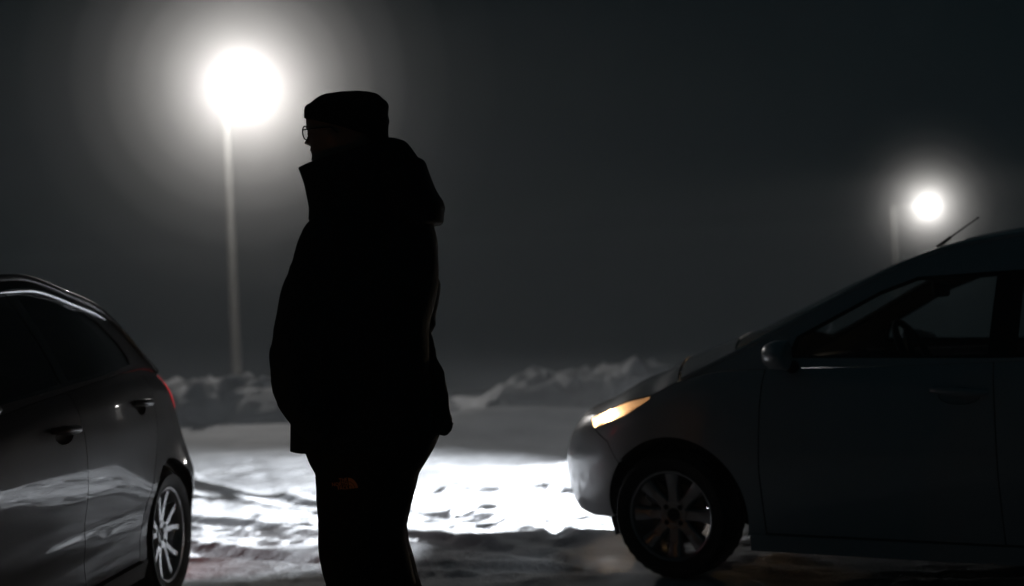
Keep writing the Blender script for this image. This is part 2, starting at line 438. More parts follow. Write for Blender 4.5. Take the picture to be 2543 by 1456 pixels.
def build_car(p, label, mw, paint, group):
    root = thing('parked_car', label, 'car', group, mw)
    S = CarSurf(p); WB = S.WB; zc = p['zc']; Ra = p['Ra']; zb = p['zb']
    g = 0.0022
    def surfL(off=0): return lambda a, z: S.L(a, z)
    def PD(poly, holes=(), gap=g, step=.035, thick=.014, off=0): return panel_data(S.L, poly, holes, step, gap, thick, off, -1)
    zsp = S.fzs
    dzb = math.sqrt(Ra**2 - (zc - zb)**2)                # half width of the arch at the sill
    ang = math.degrees(math.asin((zb - zc) / Ra))
    xA, xB = p['door_front'], p['b_seam']
    # --- front fender, headlamp, bumper
    seam = p['bumper_seam']; A, B = p['hl_top']; hlf, hlb = p['hl_front'], p['hl_back']
    hl = S.edge(A, B, 24) + hlf + hlb
    aS = math.degrees(math.atan2(seam[-1][1] - zc, seam[-1][0] - WB))
    fender = [(xA, zb), (xA + .012, .5), (xA, .75)] + S.edge(xA - .015, A, 40) + hlb[::-1] + [hlf[-1]] + seam[:-1] + arc(WB, zc, Ra, aS, 180 - ang, 36)
    zf = p.get('zbf', zb); angf = math.degrees(math.asin((zf - zc)/Ra)); dzf = math.sqrt(Ra**2 - (zc - zf)**2)
    bumper = arc(WB, zc, Ra, angf, aS, 14) + seam[:-1][::-1] + hlf[::-1] + S.edge(B, S.sF, 16) + [(S.sF, zf + p['chin']), (S.sF - .35, zf + p['chin'] * .6), (WB + dzf + .16, zf - .012)]
    grille = [(S.sF, .33), (S.sF - .42, .33), (S.sF - .46, .37), (S.sF - .40, .44), (S.sF, .45)]
    upper_grille = [(S.sF, .60), (S.sF - .30, .605), (S.sF - .32, .635), (S.sF, .645)]
    fogc = p['fog']; fog_hole = [(fogc[0] + .075*math.cos(t), fogc[1] + .05*math.sin(t)) for t in np.linspace(0, 2*math.pi, 25)[:-1]]
    lips = [grille, upper_grille]
    E_ = 0.0015
    bumper_c = [(min(a, S.sF), b) for a, b in bumper]
    def notch(poly):     # cut the two centre openings out of the half outline
        out = []
        for (a, b) in poly: out.append((a, b))
        i = max(k for k in range(len(out)) if out[k][0] > S.sF - 1e-6 and out[k][1] > .5)
        return out[:i+1] + upper_grille[::-1] + grille[::-1] + out[i+1:]
    for sd in (0, 1):
        panel('front_fender', paint, root, [PD(fender)], sd)
    bp = notch(bumper_c)
    panel('front_bumper', paint, root, [panel_data(S.L, bp, [fog_hole], .03, .001, .014, 0, -1)], 2)
    gr = panel_data(S.L, grille, [], .04, 0, 0, -.03, -1); gu = panel_data(S.L, upper_grille, [], .04, 0, 0, -.02, -1)
    gg = panel('grille', M['dark'], root, [gr, gu], 2)
    gb = MB()
    for zz in (.36, .39, .42):
        aa = np.linspace(S.sF - .41, S.sF, 20); P = S.L(aa, np.full(20, zz)); 
        pts = [Vector(q) for q in P] + [Vector((q[0], -q[1], q[2])) for q in P[::-1]]
        gb.tube([v - Vector((.012, 0, 0)) for v in pts], .006, 6)
    gb.build('grille_bars', M['gloss_black'], gg)
    # headlights
    for sd in (0, 1):
        sg = -1 if sd else 1
        bk = panel('headlight', M['dark'] if not p['lit'] else M['hl_bowl'], root, [PD(hl, gap=.002, off=-.04, thick=-.037)], sd)
        ls = panel('lens', M['lens'], bk, [PD(hl, gap=.003, thick=.0, off=-.001, step=.025)], sd)
        rim_ = MB()
        hc = p['hl_bulb']; c = S.L(np.array([hc[0]]), np.array([hc[1]]))[0]; c2 = Vector((c[0] - .05, sg*(c[1] - .045), c[2]))
        rim_.lathe([(.0001, -.03), (.03, -.025), (.045, 0.0), (.05, .02)], 24)
        if not p['lit']: rf = rim_.build('reflector', M['chrome'], bk); rf.location = c2; rf.rotation_euler = (0, 0, R(-90) + sg*R(35))
        bb = MB(); bb.lathe([(.0001, .018), (.012, .012), (.016, 0), (.012, -.012), (.0001, -.018)], 16)
        if p['lit']:
            bl = bb.build('bulb', M['bulb'], bk); bl.location = c2
    # fog lamps
    for sd in (0, 1):
        sg = -1 if sd else 1
        inn = [(fogc[0] + .055*math.cos(t), fogc[1] + .036*math.sin(t)) for t in np.linspace(0, 2*math.pi, 21)[:-1]]
        fb = panel('fog_lamp', M['dark'], root, [panel_data(S.L, fog_hole, [inn], .02, -.003, .0, -.025, -1)], sd)
        panel('lens', M['fog_lens'] if p['lit'] else M['lens'], fb, [panel_data(S.L, inn, [], .02, 0, .02, -.02, -1)], sd)
    # --- doors
    dr = p['door_rear']
    fd = [(xA, zb + .02), (xA + .012, .5), (xA, .75)] + S.edge(xA - .015, xB + .01, 24) + [(xB + .004, .75), (xB, .5), (xB - .012, zb + .02)]
    rd = [(xB - .012, zb + .02), (xB, .5), (xB + .004, .75)] + S.edge(xB + .01, dr[0], 24) + dr[1:]
    def handle_hole(c): return [(c[0] + .074*math.cos(t), c[1] - .010 + .030*math.sin(t)) for t in np.linspace(0, 2*math.pi, 25)[:-1]]
    for sd in (0, 1):
        sg = -1 if sd else 1
        for nm, poly, hc in (('front_door', fd, p['handle_f']), ('rear_door', rd, p['handle_r'])):
            d = panel(nm, paint, root, [PD(poly, [handle_hole(hc)])], sd)
            hb = MB(); aa = np.linspace(hc[0] - .10, hc[0] + .10, 15)
            P = S.L(aa, np.full(15, hc[1] + .012)); e = 1e-3
            pts = []
            for i, q in enumerate(P):
                t = (i - 7) / 7; out = .030 * (1 - abs(t)**4) + .004
                pts.append(Vector((q[0], sg*(q[1] + out), q[2] + .006*t - .004)))
            hb.tube(pts, [.011 + .005*(1 - ((i-7)/7)**2) for i in range(15)], 12)
            hb.build('handle', p['handle_mat'] or paint, d)
            # hollow behind the grip
            hh = handle_hole(hc); cc = np.array(hc) + np.array([0, -.010]); bowl = []
            for k in range(6):
                f = 1 - k/5.0; q = S.L(np.array([cc[0] + (h[0]-cc[0])*f for h in hh]), np.array([cc[1] + (h[1]-cc[1])*f for h in hh]))
                dep = -.020*math.sqrt(max(0, 1 - f*f))
                bowl.append([(v[0], sg*(v[1] + dep), v[2]) for v in q])
            bw = MB(); bw.grid(bowl, close_v=True); bw.build('handle_recess', paint, d)
    # --- sills
    sill = [(WB - dzb - .012, zb - .055), (WB - dzb - .012, zb + .015), (dzb + .012, zb + .015), (dzb + .012, zb - .055)]
    for sd in (0, 1):
        panel('sill', p['sill_mat'] or paint, root, [panel_data(S.L, sill, [], .05, .001, .02, p['sill_off'], -1)], sd)
    # --- rear quarter + bumper + lamp + tailgate
    TA, TB = p['tl_top']; tlr, tll, tlf = p['tl_rear'], p['tl_low'], p['tl_front']; rs = p['rear_seam']
    tl = S.edge(TA, TB, 16) + tlr + tll + tlf
    aQ = math.degrees(math.atan2(rs[-1][1] - zc, rs[-1][0]))
    quarter = S.edge(dr[0], TA, 24) + tlf[::-1] + [tll[-1]] + rs[:-1] + arc(0, zc, Ra, aQ, ang, 34) + dr[1:][::-1]
    rb = arc(0, zc, Ra, 180 - ang, aQ, 12) + rs[:-1][::-1] + tll[::-1] + tlr[-1:] + [(S.sR + p['gate_w'], p['gate_z']), (S.sR, p['gate_z']), (S.sR, zb + .06), (S.sR + .3, zb + .04), (-dzb - .12, zb)]
    gate = [(S.sR, p['gate_z']), (S.sR + p['gate_w'], p['gate_z'])] + tlr[::-1] + S.edge(TB, S.sR, 14)
    body = [PD(quarter)]
    # upper side with windows, roof skin with the two screens
    up = S.edge(S.stail, S.scowl, 60)
    up = [(float(np.interp(a, S.S, S.X)), z) for a, z in up]
    frame = up + S.Cpoly[1:-1]
    wins = p['windows']; holes_ = [p['dlo']]
    body.append(panel_data(S.U, frame, holes_, .035, 0, .012, 0, -1))
    wsr, bwr = [(q[0]*S.aE, q[1]*S.aE, q[2], q[3]) for q in (p['ws'], p['bw'])]
    def rect(r): 
        a0, a1, b0, b1 = r; n = 14
        return [(a0 + (a1-a0)*i/n, -(b0 + (b1-b0)*i/n)) for i in range(n+1)] + [(a1 - (a1-a0)*i/n, b1 + (b0-b1)*i/n) for i in range(n+1)]
    ws_poly, bw_poly = rect(wsr), rect(bwr)
    roofp = [(0, -.6)] + [(S.aE*i/60, -.6) for i in range(1, 61)] + [(S.aE, .6)] + [(S.aE*(1 - i/60), .6) for i in range(1, 61)]
    roof = panel_data(S.T, roofp, [ws_poly, bw_poly], .04, 0, 0, 0, -1)
    deck = panel_data(S.D, [(S.sR + .002, -.6), (S.stail, -.6), (S.stail, .6), (S.sR + .002, .6)], [], .05, 0, 0, 0, 1)
    # body: mirrored side pieces plus the roof in one mesh
    Vs = []; allp = []
    for (V, N_, T_) in body:
        allp.append((V, N_, T_)); k = np.array([1, -1, 1]); allp.append((V*k, N_*k, [t[::-1] for t in T_]))
    rV, rN, rT = roof
    if np.mean(rN[:, 2]) < 0:
        rN = -rN; rT = [t[::-1] for t in rT]
    dV, dN, dT = deck
    if np.mean(dN[:, 2]) < 0: dN = -dN; dT = [t[::-1] for t in dT]
    panel('body', paint, root, allp + [(rV, rN, rT), (dV, dN, dT)], 0)
    lin = panel_data(S.U, frame, holes_, .05, 0, 0, -.012, -1); k = np.array([1, -1, 1])
    rl_ = panel_data(S.T, roofp, [ws_poly, bw_poly], .06, 0, 0, 0, -1); sgn = 1 if np.mean(rl_[1][:, 2]) > 0 else -1
    panel('headliner', M['interior'], root, [lin, (lin[0]*k, lin[1]*k, [t[::-1] for t in lin[2]]), (rl_[0] - rl_[1]*sgn*.012, rl_[1], rl_[2])], 0)
    hood = panel_data(S.H, [(S.scowl + .02, -.597), (S.sF - .004, -.597), (S.sF - .004, .597), (S.scowl + .02, .597)], [], .035, .002, .0, 0, 1)
    hV, hN, hT = hood
    if np.mean(hN[:, 2]) < 0: hN = -hN; hT = [t[::-1] for t in hT]
    panel('bonnet', paint, root, [(hV, hN, hT)], 0)
    def top_glass(nm, poly, mat):
        V, N_, T_ = panel_data(S.T, poly, [], .05, .0, 0, -.004 if np.mean(rN[:, 2]) > 0 else .004, -1)
        return panel(nm, mat, root, [(V, N_, T_)], 0)
    top_glass('windscreen', ws_poly, M['glass']); top_glass('rear_window', bw_poly, p['glass'])
    for sd in (0, 1):
        panel('window_surround', M['gloss_black'], root, [panel_data(S.U, p['dlo'], wins, .03, .0005, .01, -.003, -1)], sd)
        for w in wins:
            panel('side_window', p['glass'], root, [panel_data(S.U, w, [], .05, 0, 0, -.005, -1)], sd)
        panel('rear_bumper', paint, root, [PD(rb)], sd)
        tlp = panel('tail_light', M['tail'], root, [PD(tl, gap=.002, off=.002, thick=.02, step=.025)], sd)
    panel('tailgate', paint, root, [panel_data(S.L, gate, [], .035, .0, .01, 0, -1)], 2)
    # dark seals behind the shut lines: inner shell, floor, wheel wells
    sh = [(S.sR + .01, .22), (-dzb, .22)] + arc(0, zc, Ra, 180 + 12, -12, 24) + [(WB - dzb, .22)] + arc(WB, zc, Ra, 180 + 12, -12, 24) + [(S.sF - .01, .24)] + S.edge(S.sF - .01, S.sR + .01, 60)
    sh = [(a, z - (.015 if z > .5 else 0)) for a, z in sh]
    shell = panel_data(S.L, sh, [], .06, .0, 0, -.05, -1)
    leak_screen = panel_data(S.H, [(S.scowl + .03, -.57), (S.sF - .05, -.57), (S.sF - .05, .57), (S.scowl + .03, .57)], [], .08, 0, 0, 0, 1)  # unseen dark sheet under the bonnet, added to stop headlamp light leaking
    leak_screen = (leak_screen[0] - np.array([0, 0, .035]), leak_screen[1], leak_screen[2])
    ub = panel('underbody', M['dark'], root, [shell, (shell[0]*np.array([1, -1, 1]), shell[1]*np.array([1, -1, 1]), [t[::-1] for t in shell[2]]), leak_screen], 0)
    fl = MB(); fl.box((WB/2, 0, .21), (WB - 2*dzb - .1, 1.5, .03)); fl.box((WB + .22, 0, .27), (.3, .8, .03)); fl.box((-.25, 0, .27), (.5, 1.1, .03))
    for cx in (0, WB):
        for sg in (1, -1):
            rows = []
            tt = np.linspace(R(-20), R(200), 30); lx = cx + (Ra + .012)*np.cos(tt); lz = zc + (Ra + .012)*np.sin(tt)
            ly = S.L(S.sx(lx), lz)[:, 1] - .03
            rows.append([(lx[i], sg*ly[i], lz[i]) for i in range(30)]); rows.append([(lx[i], sg*.5, lz[i]) for i in range(30)])
            rows.append([(cx + .001*math.cos(t), sg*.5, zc + .001*math.sin(t)) for t in np.linspace(R(-20), R(200), 30)])
            fl.grid(rows)
    fl.build('floor_pan', M['dark'], ub)
    # drip rails and window trim
    rl = MB()
    a = np.linspace(0, S.aE, 60); x, z = S.fCx(a), S.fCz(a); y = S.U(x, z)[:, 1]
    for sg in (1, -1):
        rl = MB(); rl.tube([(x[i], sg*(y[i] - .003), z[i] + .002) for i in range(60)], p['rail_r'], 10)
        rl.build('roof_rail', paint, root)
        if p['trim'] is not None:
            tb = MB(); t0, t1 = p['trim']
            aa = np.linspace(S.aE*t0, S.aE*t1, 50); xx, zz = S.fCx(aa), S.fCz(aa) - p['trim_d'] 
            yy = S.U(xx, zz)[:, 1]
            tb.tube([(xx[i], sg*(yy[i] + .004), zz[i]) for i in range(50)], [.0085*min(1, 5*min(i, 49-i)/49 + .15) for i in range(50)], 8)
            tb.build('window_trim', M['trim'], root)
    # door mirrors
    for sg in (1, -1):
        mx, mz = p['mirror']; fold = p.get('fold_far') and sg < 0; yy = float(S.U(np.array([mx]), np.array([mz]))[0, 1])
        mm = MB(); rows = []
        for i in range(13):
            th = math.pi * i / 12
            ring = []
            for k in range(24):
                ph = 2*math.pi*k/24
                cx = math.copysign(abs(math.cos(ph))**.75, math.cos(ph)); cz = math.copysign(abs(math.sin(ph))**.8, math.sin(ph))
                r = math.sin(th)**.6
                fx_ = .09*cx*r if cx > 0 else .024*cx*r
                ring.append((mx - .02 - .2*i/12, sg*(yy + .045 + fx_), mz - .02 + .05*cz*r) if fold else (mx + fx_ - .012*i/12, sg*(yy + .045 + .2*(i/12.0)), mz + .066*cz*r*(1 - .18*i/12)))
            rows.append(ring)
        mm.rings(rows); mo = mm.build('door_mirror', paint, root)
        ar = MB(); ar.tube([(mx - .0, sg*(yy - .02), mz - .06), (mx - .0, sg*(yy + .05), mz - .05), (mx - .005, sg*(yy + .1), mz - .035)], [.03, .025, .02], 10)
        ar.build('mirror_arm', M['dark'], mo)
    # cabin
    zt = float(zsp(WB - .6))
    db = MB(); rows = []
    for (xx, zz) in ((WB - .28, .62), (WB - .25, zt - .03), (WB - .45, zt - .005), (WB - .68, zt - .015), (WB - .78, zt - .09), (WB - .74, .62)):
        rows.append([(xx + .1*(1 - (k/6.)**2) * (1 if zz > .7 else .3), yv, zz) for k, yv in [(abs(j), j/6*.66) for j in range(-6, 7)]])
    db.grid(rows); db.build('dashboard', M['interior'], root)
    sw = MB(); rows = []
    for i in range(40):
        t = 2*math.pi*i/40; rows.append([((.178 + .015*math.cos(u))*math.cos(t), (.178 + .015*math.cos(u))*math.sin(t), .015*math.sin(u)) for u in np.linspace(0, 2*math.pi, 11)[:-1]])
    sw.grid(rows, close_u=True, close_v=True)
    for t in (0, 2.1, -2.1): sw.tube([(0, 0, -.03), (.17*math.cos(t + math.pi/2*1), .17*math.sin(t + math.pi/2), 0)], [.03, .014], 8)
    so = sw.build('steering_wheel', M['interior'], root); so.location = (WB - .93, .36, zt + .0); so.rotation_euler = (0, R(-62), 0)
    def seat(x0, y0, wdt, hh):
        sb = MB()
        sb.box((x0 + .2, y0, .48), (.5, wdt, .16), .05)
        rows = []
        for i in range(8):
            t = i/7; cx = x0 - .02 - .22*t; cz = .5 + hh*t; ww = wdt/2*(1 - .25*t**3); th = .075 - .025*t
            rows.append([(cx + th*math.cos(a_)*1.0, y0 + math.copysign(abs(math.sin(a_))**.6, math.sin(a_))*ww, cz + .02*math.cos(a_)) for a_ in np.linspace(0, 2*math.pi, 17)[:-1]])
        sb.rings(rows)
        return sb
    for sg in (1, -1):
        sb = seat(WB - 1.45, sg*.36, .5, .52); so2 = sb.build('seat', M['interior'], root)
        hr = MB(); hr.box((WB - 1.70, sg*.36, 1.13), (.1, .26, .17), .045); hr.tube([(WB - 1.69, sg*.36 + .05, 1.0), (WB - 1.7, sg*.36 + .05, 1.1)], .008, 6); hr.tube([(WB - 1.69, sg*.36 - .05, 1.0), (WB - 1.7, sg*.36 - .05, 1.1)], .008, 6)
        hr.build('headrest', M['interior'], so2)
    seat(.28, 0, 1.25, .46).build('rear_bench', M['interior'], root)
    rm = MB(); rmx, rmz = p['inner_mirror']; rm.box((rmx, 0, rmz), (.03, .23, .062), .014); rm.tube([(rmx + .02, 0, rmz + .02), (rmx + .06, 0, rmz + .09)], .012, 8)
    rm.build('rear_view_mirror', M['interior'], root)
    for x_, st in ((0, 0), (WB, p['steer'])):
        for sg in (1, -1):
            wheel(root, 'wheel', (x_, sg*(S.W - .115 - p.get('tuck', 0)), .302), p['rim'], sg, st, p['rt'], p['rr'])
    return root, S

# ------------------------------------------------------------------ the two cars
def tail_material():
    m, N, L, b = mat_new("red_lamp")
    b.inputs["Base Color"].default_value = (0.35, 0.006, 0.008, 1); b.inputs["Roughness"].default_value = 0.12
    b.inputs["Coat Weight"].default_value = .25
    b.inputs["Emission Color"].default_value = (1, 0.01, 0.02, 1); b.inputs["Emission Strength"].default_value = 0.75
    tc = N.new("ShaderNodeTexCoord"); w = N.new("ShaderNodeTexWave"); w.inputs["Scale"].default_value = 60; w.bands_direction = 'Z'
    bp = N.new("ShaderNodeBump"); bp.inputs["Strength"].default_value = 0.3
    L.new(tc.outputs["Object"], w.inputs["Vector"]); L.new(w.outputs["Fac"], bp.inputs["Height"]); L.new(bp.outputs[0], b.inputs["Normal"])
    return m
M['tail'] = tail_material()
M['bulb'] = emissive("halogen_bulb", (1.0, 0.62, 0.28), 90)
M['hl_bowl'] = principled("lamp_bowl", (0.66, 0.55, 0.42), 0.3, 0.15)
for m_, e_ in ((M['hl_bowl'], .05),):
    b_ = m_.node_tree.nodes["Principled BSDF"]; b_.inputs["Emission Color"].default_value = (1.0, .50, .22, 1); b_.inputs["Emission Strength"].default_value = e_  # warm emission painted in for the bulb's light on the bowl
M['fog_lens'] = emissive("lit_fog_lamp", (0.9, 0.95, 1.0), 12)
M['amber'] = emissive("amber_lens", (1.0, 0.33, 0.05), 3)
M['led'] = emissive("red_indicator", (1.0, 0.02, 0.05), 4)

def car_matrix(local, world, heading):
    f = Vector((math.cos(heading), math.sin(heading), 0)); l = Vector((-f.y, f.x, 0))
    o = Vector((world[0], world[1], 0)) - f*local[0] - l*local[1]
    return Matrix(((f.x, l.x, 0, o.x), (f.y, l.y, 0, o.y), (0, 0, 1, 0), (0, 0, 0, 1)))

WZ_R = [(.1, .93), (.2, .945), (.3, .965), (.42, .985), (.58, 1.0), (.72, .995), (.85, .975), (.95, .955), (1.05, .94)]
WZ_L = [(.1, .93), (.2, .945), (.28, .966), (.36, .962), (.46, .975), (.60, .997), (.72, 1.0), (.84, .985), (.95, .962), (1.05, .94)]
pinch_L = pchip([.2, .42, .5, .6, .72, .8, .92, 1.0, 1.2], [0, -.018, -.016, .018, .052, .062, .068, .085, .10])
def crease_L(X, z):
    pin = -pinch_L(z)*(1 - smooth(-.32, .75, X))
    d = z - (.385 + .07*(X - .4)); w = smooth(.2, .5, X) * (1 - smooth(1.7, 2.1, X))
    d2 = z - (.80 + .03*(X - .4))
    return (.005*np.exp(-(d/.035)**2) - .006*np.exp(-((d - .09)/.08)**2)) * w + .003*np.exp(-(d2/.04)**2) * (1 - smooth(1.6, 2.0, X)) + pin
PR = dict(WB=2.55, W=.845, OF=.745, OR=.66, xcF=2.53, xcR=-.06, nF=2.45, nR=2.6, bar=.02, rnd=.028, rndh=.08, crease=None,
    zs=[('R', .93), (-.5, .955), (-.1, .985), (.6, .955), (1.5, .915), (2.1, .905), (2.35, .895), (2.45, .875), (2.55, .845), (2.67, .80), (2.85, .768), (3.1, .70), ('F', .645)],
    wz=WZ_R, tipF=[(.15, -.12), (.24, -.06), (.33, -.01), (.42, 0), (.5, 0), (.58, -.025), (.66, -.07), (.75, -.15), (.9, -.25)],
    tipR=[(.2, -.1), (.35, 0), (.55, 0), (.75, -.05), (.95, -.1)], hoodcr=[(2.2, .09), (2.5, .09), (2.65, .085), (2.9, .07), (3.2, .05), ('F', .02)],
    C=[(2.50, .90), (2.24, .98), (1.98, 1.115), (1.80, 1.21), (1.62, 1.295), (1.44, 1.355), (1.30, 1.38), (1.1, 1.40), (.7, 1.415), (.1, 1.385), (-.25, 1.33), (-.42, 1.2), (-.53, 1.05), (-.57, .95)],
    bow=[(0, .14), (.2, .09), (.36, .03), (.5, 0), (.8, 0), (.9, -.05), (1, -.08)], crown=[(0, .09), (.15, .06), (.3, .045), (.5, .05), (.8, .045), (1, .03)], tum=.33, tum2=.35,
    ws=(.075, .36, .555, .54), bw=(.80, .965, .50, .52),
    windows=[[(2.025, .958), (2.0, 1.025), (1.69, 1.19), (1.55, 1.24), (1.25, 1.25), (1.275, .943)], [(1.17, .948), (1.15, 1.25), (.4, 1.27), (.05, 1.2), (-.045, 1.03), (.1, .995)]],
    dlo=[(2.05, .946), (2.015, 1.03), (1.69, 1.2), (1.55, 1.25), (1.15, 1.262), (.4, 1.282), (.04, 1.21), (-.06, 1.03), (.1, .985), (1.2, .936)],
    zc=.302, Ra=.325, zb=.225, zbf=.275, chin=.01, door_front=2.15, b_seam=1.24, door_rear=[.05, (.07, .85), (.12, .72), (.24, .6), (.35, .47), (.40, .36), (.41, .245)],
    hl_top=(2.685, 3.05), hl_front=[(3.12, .685), (3.02, .652)], hl_back=[(2.82, .712), (2.715, .765), (2.68, .785)], bumper_seam=[(2.88, .60), (2.80, .512)],
    hl_bulb=(3.04, .68), fog=(3.32, .35), lit=True, handle_f=(1.37, .81), handle_r=(.27, .83), handle_mat=None, sill_mat=None, sill_off=.004,
    tl_top=(-.30, -.55), tl_rear=[(-.60, .80), (-.58, .68)], tl_low=[(-.46, .68), (-.40, .76)], tl_front=[(-.34, .86)], rear_seam=[(-.38, .62), (-.28, .467)], gate_w=.5, gate_z=.60,
    glass=M['glass'], rail_r=.010, trim=None, trim_d=.1, mirror=(2.02, .965), inner_mirror=(1.60, 1.19), steer=R(-3), fold_far=True, rim='eight', rt=.264, rr=.19)
PL = dict(WB=2.58, W=.85, OF=.78, OR=.62, xcF=2.58, xcR=-.20, nF=2.5, nR=2.6, bar=.02, rnd=.03, rndh=.09, crease=crease_L,
    zs=[('R', .86), (-.62, .885), (-.45, .91), (-.32, .935), (-.22, .972), (0, .995), (.3, .995), (1.0, .965), (1.8, .915), (2.05, .905), (2.3, .875), (2.6, .82), (2.9, .775), ('F', .69)],
    wz=WZ_L, tipF=PR['tipF'], tipR=[(.2, -.1), (.3, -.02), (.45, 0), (.6, -.01), (.75, -.05), (.95, -.12)], hoodcr=[(1.9, .02), (2.2, .05), (2.6, .065), (3.0, .05), ('F', .015)],
    C=[(2.05, .905), (1.95, .95), (1.6, 1.14), (1.28, 1.31), (1.05, 1.365), (.78, 1.375), (.44, 1.318), (.10, 1.248), (-.01, 1.18), (-.09, 1.10), (-.16, 1.03), (-.24, .97)],
    bow=[(0, .14), (.2, .09), (.36, .03), (.5, 0), (.8, 0), (.9, -.04), (1, -.07)], crown=[(0, .02), (.3, .04), (.5, .05), (.8, .04), (1, .03)], tum=.44, tum2=.42,
    ws=(.02, .36, .555, .54), bw=(.85, .97, .48, .50),
    windows=[[(.90, 1.003), (.885, 1.318), (.45, 1.262), (.26, 1.192), (.14, 1.10), (.112, 1.047), (.13, 1.03)], [(.965, .998), (.955, 1.322), (1.12, 1.318), (1.42, 1.172), (1.69, .99), (1.675, .962)]],
    dlo=[(1.705, .99), (1.685, .952), (.12, 1.02), (.098, 1.045), (.128, 1.107), (.25, 1.20), (.44, 1.27), (.885, 1.326), (1.12, 1.327), (1.43, 1.18)],
    zc=.302, Ra=.315, zb=.245, chin=.05, door_front=2.14, b_seam=.955, door_rear=[.03, (.05, .85), (.10, .72), (.22, .60), (.33, .47), (.385, .36), (.40, .265)],
    hl_top=(2.68, 2.98), hl_front=[(3.05, .68), (2.97, .655)], hl_back=[(2.82, .70), (2.72, .755), (2.675, .785)], bumper_seam=[(2.9, .60), (2.82, .506)],
    hl_bulb=(2.88, .71), fog=(3.36, .35), lit=False, handle_f=(1.13, .84), handle_r=(.27, .865), handle_mat=None, sill_mat=None, sill_off=.012,
    tl_top=(-.265, -.64), tl_rear=[(-.66, .82), (-.62, .75)], tl_low=[(-.46, .77), (-.335, .81)], tl_front=[(-.295, .875)], rear_seam=[(-.338, .70), (-.33, .57), (-.26, .48)], gate_w=.5, gate_z=.62,
    glass=M['glass_dark'], rail_r=.016, trim=(.43, .82), trim_d=.045, mirror=(1.95, .98), inner_mirror=(1.35, 1.18), steer=0, tuck=.025, rim='ten', rt=.272, rr=.199)

HEAD_R = R(180 - 29); HEAD_L = R(-95)
MW_R = car_matrix((2.55, .83), (.618, 5.87), HEAD_R); MW_L = car_matrix((0, .835), (-1.437, 5.926), HEAD_L)
carR, SR = build_car(PR, "silver hatchback with its headlamps on, facing the lit snow on the right", MW_R, M['silver'], "parked cars")
carL, SL = build_car(PL, "dark grey hatchback with tinted windows and a red tail lamp, its rear wheel towards us", MW_L, M['grey'], "parked cars")

# small lip spoiler over the grey car's rear screen
sp = MB(); rows = []
for j in range(-10, 11):
    t = j/10; yy = .46*t; bx, bz = -.02 - .05*(1 - t*t), 1.275 + .034*(1 - abs(t)**3)
    rows.append([(bx + .16, yy, bz + .012), (bx + .05, yy, bz + .022), (bx - .03, yy, bz + .018), (bx - .045, yy, bz + .004), (bx - .02, yy, bz - .012), (bx + .16, yy, bz - .01)])
sp.grid(rows, close_v=True); sp.build('spoiler', M['grey'], carL)

# aerial on the silver car's roof, indicator on its dash
ab = MB(); ax, az = 1.60, 1.385
ab.tube([(ax + .01, 0, az - .012), (ax - .05, 0, az + .030)], [.008, .0065], 10)
ab.tube([(ax - .05, 0, az + .030), (ax - .165, 0, az + .105)], [.0035, .003], 8); ab.tube([(ax - .162, 0, az + .103), (ax - .169, 0, az + .1075)], [.0045, .0045], 8)
ab.build('aerial', M['dark'], carR)
lb = MB(); lb.lathe([(.0001, .003), (.002, .002), (.0025, -.002)], 12, axis='z'); lo = lb.build('indicator_light', M['led'], carR); lo.location = (1.73, .70, .925)

def lamp(name, kind, loc, energy, color, parent=None, radius=.03, direction=None, cone=60, blend=.5, sx=1, sy=1):
    d = bpy.data.lights.new(name, kind); d.energy = energy; d.color = color
    d.shadow_soft_size = radius
    o = bpy.data.objects.new(name, d); COL.objects.link(o)
    if kind == 'SPOT': d.spot_size = R(cone); d.spot_blend = blend
    if parent is not None: o.parent = parent
    if direction is not None:
        o.rotation_euler = Vector(direction).to_track_quat('-Z', 'Y').to_euler()
    o.location = loc; o.scale = (sx, sy, 1)
    return o
# a third car waits beyond the silver one, just outside the picture; its headlamps rake the snow
def copy_tree(o, parent=None):
    c = o.copy(); COL.objects.link(c)
    if parent is not None: c.parent = parent
    for ch in list(o.children):
        if ch.type in ('MESH', 'EMPTY'): copy_tree(ch, c)
    return c
HEAD_W = R(180 - 7)
carW = copy_tree(carL); carW.matrix_world = car_matrix((3.36, 0), (3.35, 8.25), HEAD_W)
carW['label'] = "dark hatchback with dazzling headlamps waiting beyond the silver car's tail"
for sg in (1, -1):
    lamp('headlamp_beam', 'SPOT', (3.30, sg*.52, .66), BEAM_W, (.93, .96, 1.0), carW, .045, (1, .08 + .09*sg, -.155), 52, .75, 1, .52)
# fog lamps of the silver car: weak, flat beams
for sg, e in ((1, 1.0), (-1, .3)):
    q = SR.L(np.array([PR['fog'][0]]), np.array([PR['fog'][1]]))[0]
    lamp('fog_lamp_light', 'SPOT', (q[0] + .03, sg*q[1] + sg*.01, q[2]), FOGLAMP_W*e, (.93, .96, 1.0), carR, .03, (1, .16*sg, -.15), 64, .8, 1, .5)
q = SR.L(np.array([3.055]), np.array([.68]))[0]
q2 = SR.L(np.array([3.0]), np.array([.684])); nq = np.cross(SR.L(np.array([3.004]), np.array([.684])) - q2, SR.L(np.array([3.0]), np.array([.688])) - q2)[0]; nq /= -np.linalg.norm(nq)
lamp('headlamp_glow', 'POINT', tuple(q2[0] - nq*.018), WARM_W, (1.0, .72, .46), carR, .008)
# amber side repeater on the grey car's wing, red fog lamp low in its rear bumper
q = SL.L(np.array([2.28]), np.array([.68]))[0]
rp = MB(); rp.box((q[0], q[1] + .004, q[2]), (.075, .016, .032), .006); rp.build('side_repeater', M['amber'], carL)
lamp('repeater_light', 'POINT', (q[0], q[1] + .05, q[2]), AMBER_W, (1.0, .42, .11), carL, .03)
lamp('rear_lamp_light', 'SPOT', (-.66, .45, .40), RED_W, (1.0, .03, .03), carL, .03, (-.5, .3, -.8), 110, .4)

